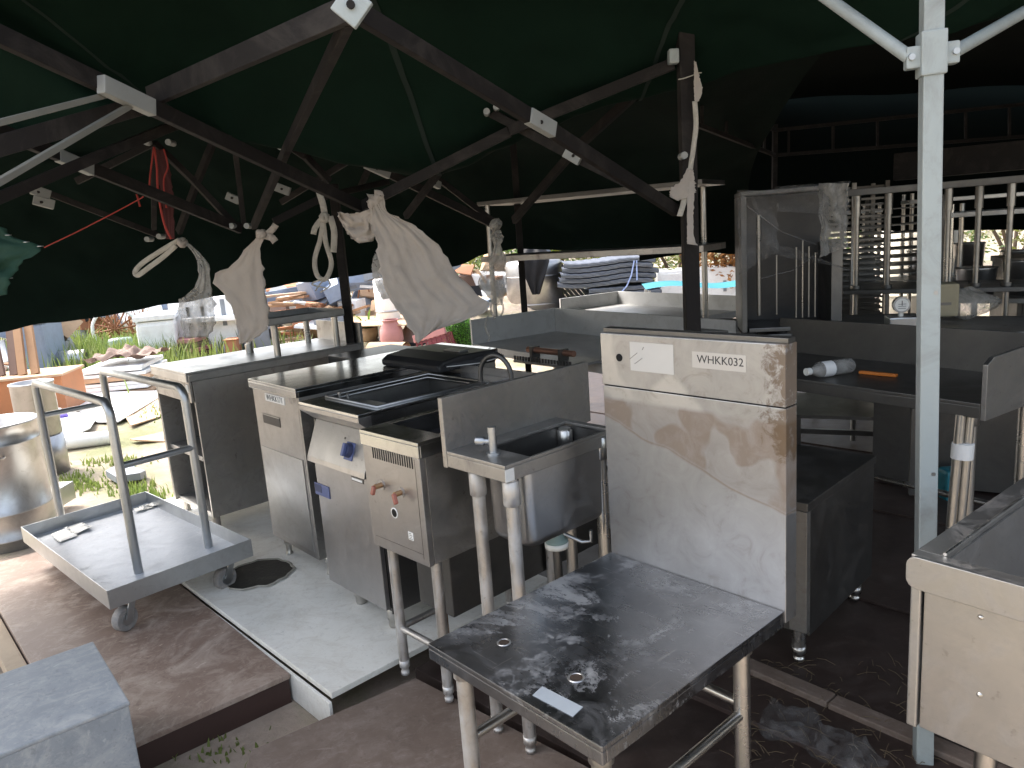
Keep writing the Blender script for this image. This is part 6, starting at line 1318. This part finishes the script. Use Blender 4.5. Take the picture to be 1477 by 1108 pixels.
T = thing('sloping_board', 'dark ribbed board leaning between the steel tank and the pads', 'board', PZ(832, 440, .1)); 
for j in range(9): o = MB().box(-.03, .03, -.02, .02, 0, 1.2).build('slat', BM['grey'], T); o.matrix_local = Matrix.Rotation(R(-38), 4, 'Y') @ Matrix.Translation((-.27 + j * .066, 0, 0))
p = PZ(862, 428, .2); T = thing('yellow_jug', 'yellow jug in front of the grey quilted pads', 'jug', (p.x - .08, p.y - .5, p.z - .0)); k_ = size(9, p.y); MB().lathe([(0, -.3), (k_, -.3), (k_, k_ * 1.2), (k_ * .4, k_ * 1.7), (k_ * .4, k_ * 2), (0, k_ * 2)], 18).build('body', BM['yellow'], T); MB().lathe([(0, k_ * 2), (k_ * .45, k_ * 2), (k_ * .45, k_ * 2.3), (0, k_ * 2.3)], 14).build('cap', BM['maroon'], T)
add_box(1005, 440, 110, 52, .9, 'white', 'white_cabinet', 'long white cabinet under the turquoise tarp beyond the dark post', 'cabinet', -8, .02, doorx('white', 'grey'))
p = PZ(985, 402, .75); T = thing('turquoise_tarp', 'turquoise tarp stretched over a frame behind the white cabinet', 'tarp', (p.x, p.y + .6, 0)); MB().grid(lambda s, t: (-.35 + 1.9 * s, .3 * t, .60 + .05 * t + .03 * math.sin(s * 9) - .05 * s), 24, 8).build('sheet', BM['turquoise'], T)
for x in (-.3, 1.5):
    for y in (.03, .28): MB().tube([(x, y, GROUND), (x, y, .58)], .02, 8).build('pole', M['galv'], T)
p = PZ(1450, 425, .6); T = thing('white_drum', 'cream white drum seen through the gap behind the chrome posts', 'drum', (p.x, p.y + 1.5, GROUND)); MB().lathe([(0, 0), (.42, 0), (.42, 1.25), (.38, 1.3), (0, 1.3)], 30).build('body', plain('cream drum', (.7, .66, .55), .6), T); MB().lathe([(.42, .6), (.44, .62), (.42, .64)], 30).build('band', plain('cream drum band', (.66, .62, .5), .6), T)

# shrubs and trees beyond the junk
leafm = {k: plain('leaf ' + k, c, .5, 0, .45, 1.6, 0, (0, 0, 0), .35) for k, c in (('dark', (.035, .075, .014)), ('mid', (.07, .13, .02)), ('yellow', (.16, .17, .025)), ('rust', (.26, .11, .02)))}
barkm = plain('bark', (.12, .085, .06), .9, 0, .3)
def shrub(px, py, yd, h_, w2, mat, label, n=1500, cat='shrub', name='shrub', leaf=.07, lift=0):
    p = PD(px, py, yd); p.z = GROUND; T = thing(name, label, cat, p); rr2 = random.Random(int(px * 7 + yd))
    tb = MB()
    for k in range(4): a = rr2.uniform(0, 6.28); tb.tube([(0, 0, 0), (.12 * w2 * math.cos(a), .12 * w2 * math.sin(a), h_ * .4), (.3 * w2 * math.cos(a), .3 * w2 * math.sin(a), h_ * .8)], .03, 6, rs=[.05, .035, .01])
    tb.build('stem', barkm, T)
    cl = [(rr2.uniform(-.5, .5) * w2, rr2.uniform(-.35, .35) * w2, h_ * rr2.uniform(.15 + lift, .92), rr2.uniform(.16, .30) * w2) for _ in range(16)]; mb = MB()
    for k in range(n):
        cx_, cy_, cz_, r2 = cl[k % 16]; v = Vector((rr2.gauss(0, 1), rr2.gauss(0, 1), rr2.gauss(0, .8))).normalized() * r2 * rr2.uniform(.5, 1.1); c_ = Vector((cx_, cy_, cz_)) + v
        if c_.z < .02: c_.z = .03
        u1 = Vector((rr2.uniform(-1, 1), rr2.uniform(-1, 1), rr2.uniform(-.8, .8))).normalized() * leaf * rr2.uniform(.7, 1.5); u2 = u1.orthogonal().normalized() * leaf * .4
        mb.add([c_ - u1, c_ - u2, c_ + u1, c_ + u2], [(0, 1, 2, 3)])
    mb.build('foliage', leafm[mat], T); return T
for k, (px, yd, h_, w2, mat, lb) in enumerate([(-120, 16, 2.2, 3.2, 'mid', 'round green shrub far left behind the orange cabinet'), (110, 17, 1.7, 2.6, 'mid', 'loose green bush behind the dark timber pile'), (300, 22, 2.2, 4, 'dark', 'dark bush behind the white appliance'), (470, 22, 2.0, 4, 'dark', 'dark bush behind the orange barrel'), (640, 20, 2.0, 4, 'mid', 'green bush behind the silver scrap'), (790, 17, 2.4, 3.2, 'yellow', 'bright bush showing above the steel tank'), (880, 18, 2.2, 3.4, 'mid', 'green bush behind the stack of grey pads'), (980, 15.5, 1.9, 2.6, 'yellow', 'yellow green bush behind the turquoise tarp'), (1050, 14.5, 1.8, 1.8, 'rust', 'orange leaved bush beside the wrapped rack'), (1160, 18, 2.4, 4, 'mid', 'green bush behind the slatted trays'), (1330, 18, 2.4, 4.5, 'yellow', 'pale green bush seen between the chrome posts'), (1460, 17, 2.2, 3.5, 'mid', 'green bush behind the cream drum')]):
    shrub(px, 400, yd, h_, w2, mat, lb, 2200)
for k in range(9):
    x = -22 + k * 5.2; T = shrub(CX + (x / 30) * F_PX, 330, 34 + 2.5 * (k % 3), 3.0 + (k % 4) * .25, 5.5, ['dark', 'mid', 'dark', 'yellow'][k % 4], ['dark green tree', 'broad mid green tree', 'tall dark tree', 'pale olive tree', 'dense dark green tree', 'spreading green tree', 'deep green tree', 'light olive tree', 'dark rounded tree'][k] + ' in the far row beyond the yard, number %s from the left' % ['one', 'two', 'three', 'four', 'five', 'six', 'seven', 'eight', 'nine'][k], 1500, 'tree', 'yard_tree', .2, .1)
# weeds and grass
rr = random.Random(21); gb_ = MB()
grm = plain('grass blade', (.17, .24, .055), .6, 0, .45, .8, .5, (.34, .30, .13), .4)
def blade(p, h_, wd):
    a = rr.uniform(0, 6.28); d = Vector((math.cos(a), math.sin(a), 0)); e = Vector((-d.y, d.x, 0)) * wd; l = rr.uniform(.1, .6) * h_
    gb_.add([p - e, p + e, p + d * l * .4 + W(0, 0, h_ * .6) + e * .6, p + d * l * .4 + W(0, 0, h_ * .6) - e * .6, p + d * l + W(0, 0, h_)], [(0, 1, 2, 3), (3, 2, 4)])
def ok(x, y):
    return True
for (px, py, sx, sy, n, h0, h1) in ((120, 520, 130, 26, 2600, .10, .5), (230, 515, 70, 16, 1400, .12, .45), (110, 700, 60, 12, 380, .02, .07), (205, 715, 30, 14, 320, .02, .08), (170, 668, 50, 6, 160, .02, .05), (225, 590, 40, 12, 350, .02, .08), (80, 560, 90, 14, 700, .05, .2), (25, 895, 40, 25, 160, .02, .07), (310, 500, 90, 10, 900, .1, .4), (320, 1080, 70, 25, 60, .01, .03), (525, 475, 60, 10, 500, .1, .35), (700, 445, 200, 12, 900, .1, .4)):
    for k in range(n):
        qx, qy = rr.gauss(px, sx * .55), rr.gauss(py, sy * .6)
        if qy < 405: continue
        p = G(qx, qy); p.z = gz(p.x, p.y)
        if p.y > 40 or p.y < 1.5: continue
        blade(p, rr.uniform(h0, h1), .004 + .0012 * p.y * .6)
o = gb_.build('grass', grm); o['kind'] = 'stuff'; o['label'] = 'patchy green grass and weeds on the sandy yard'; o['category'] = 'grass'
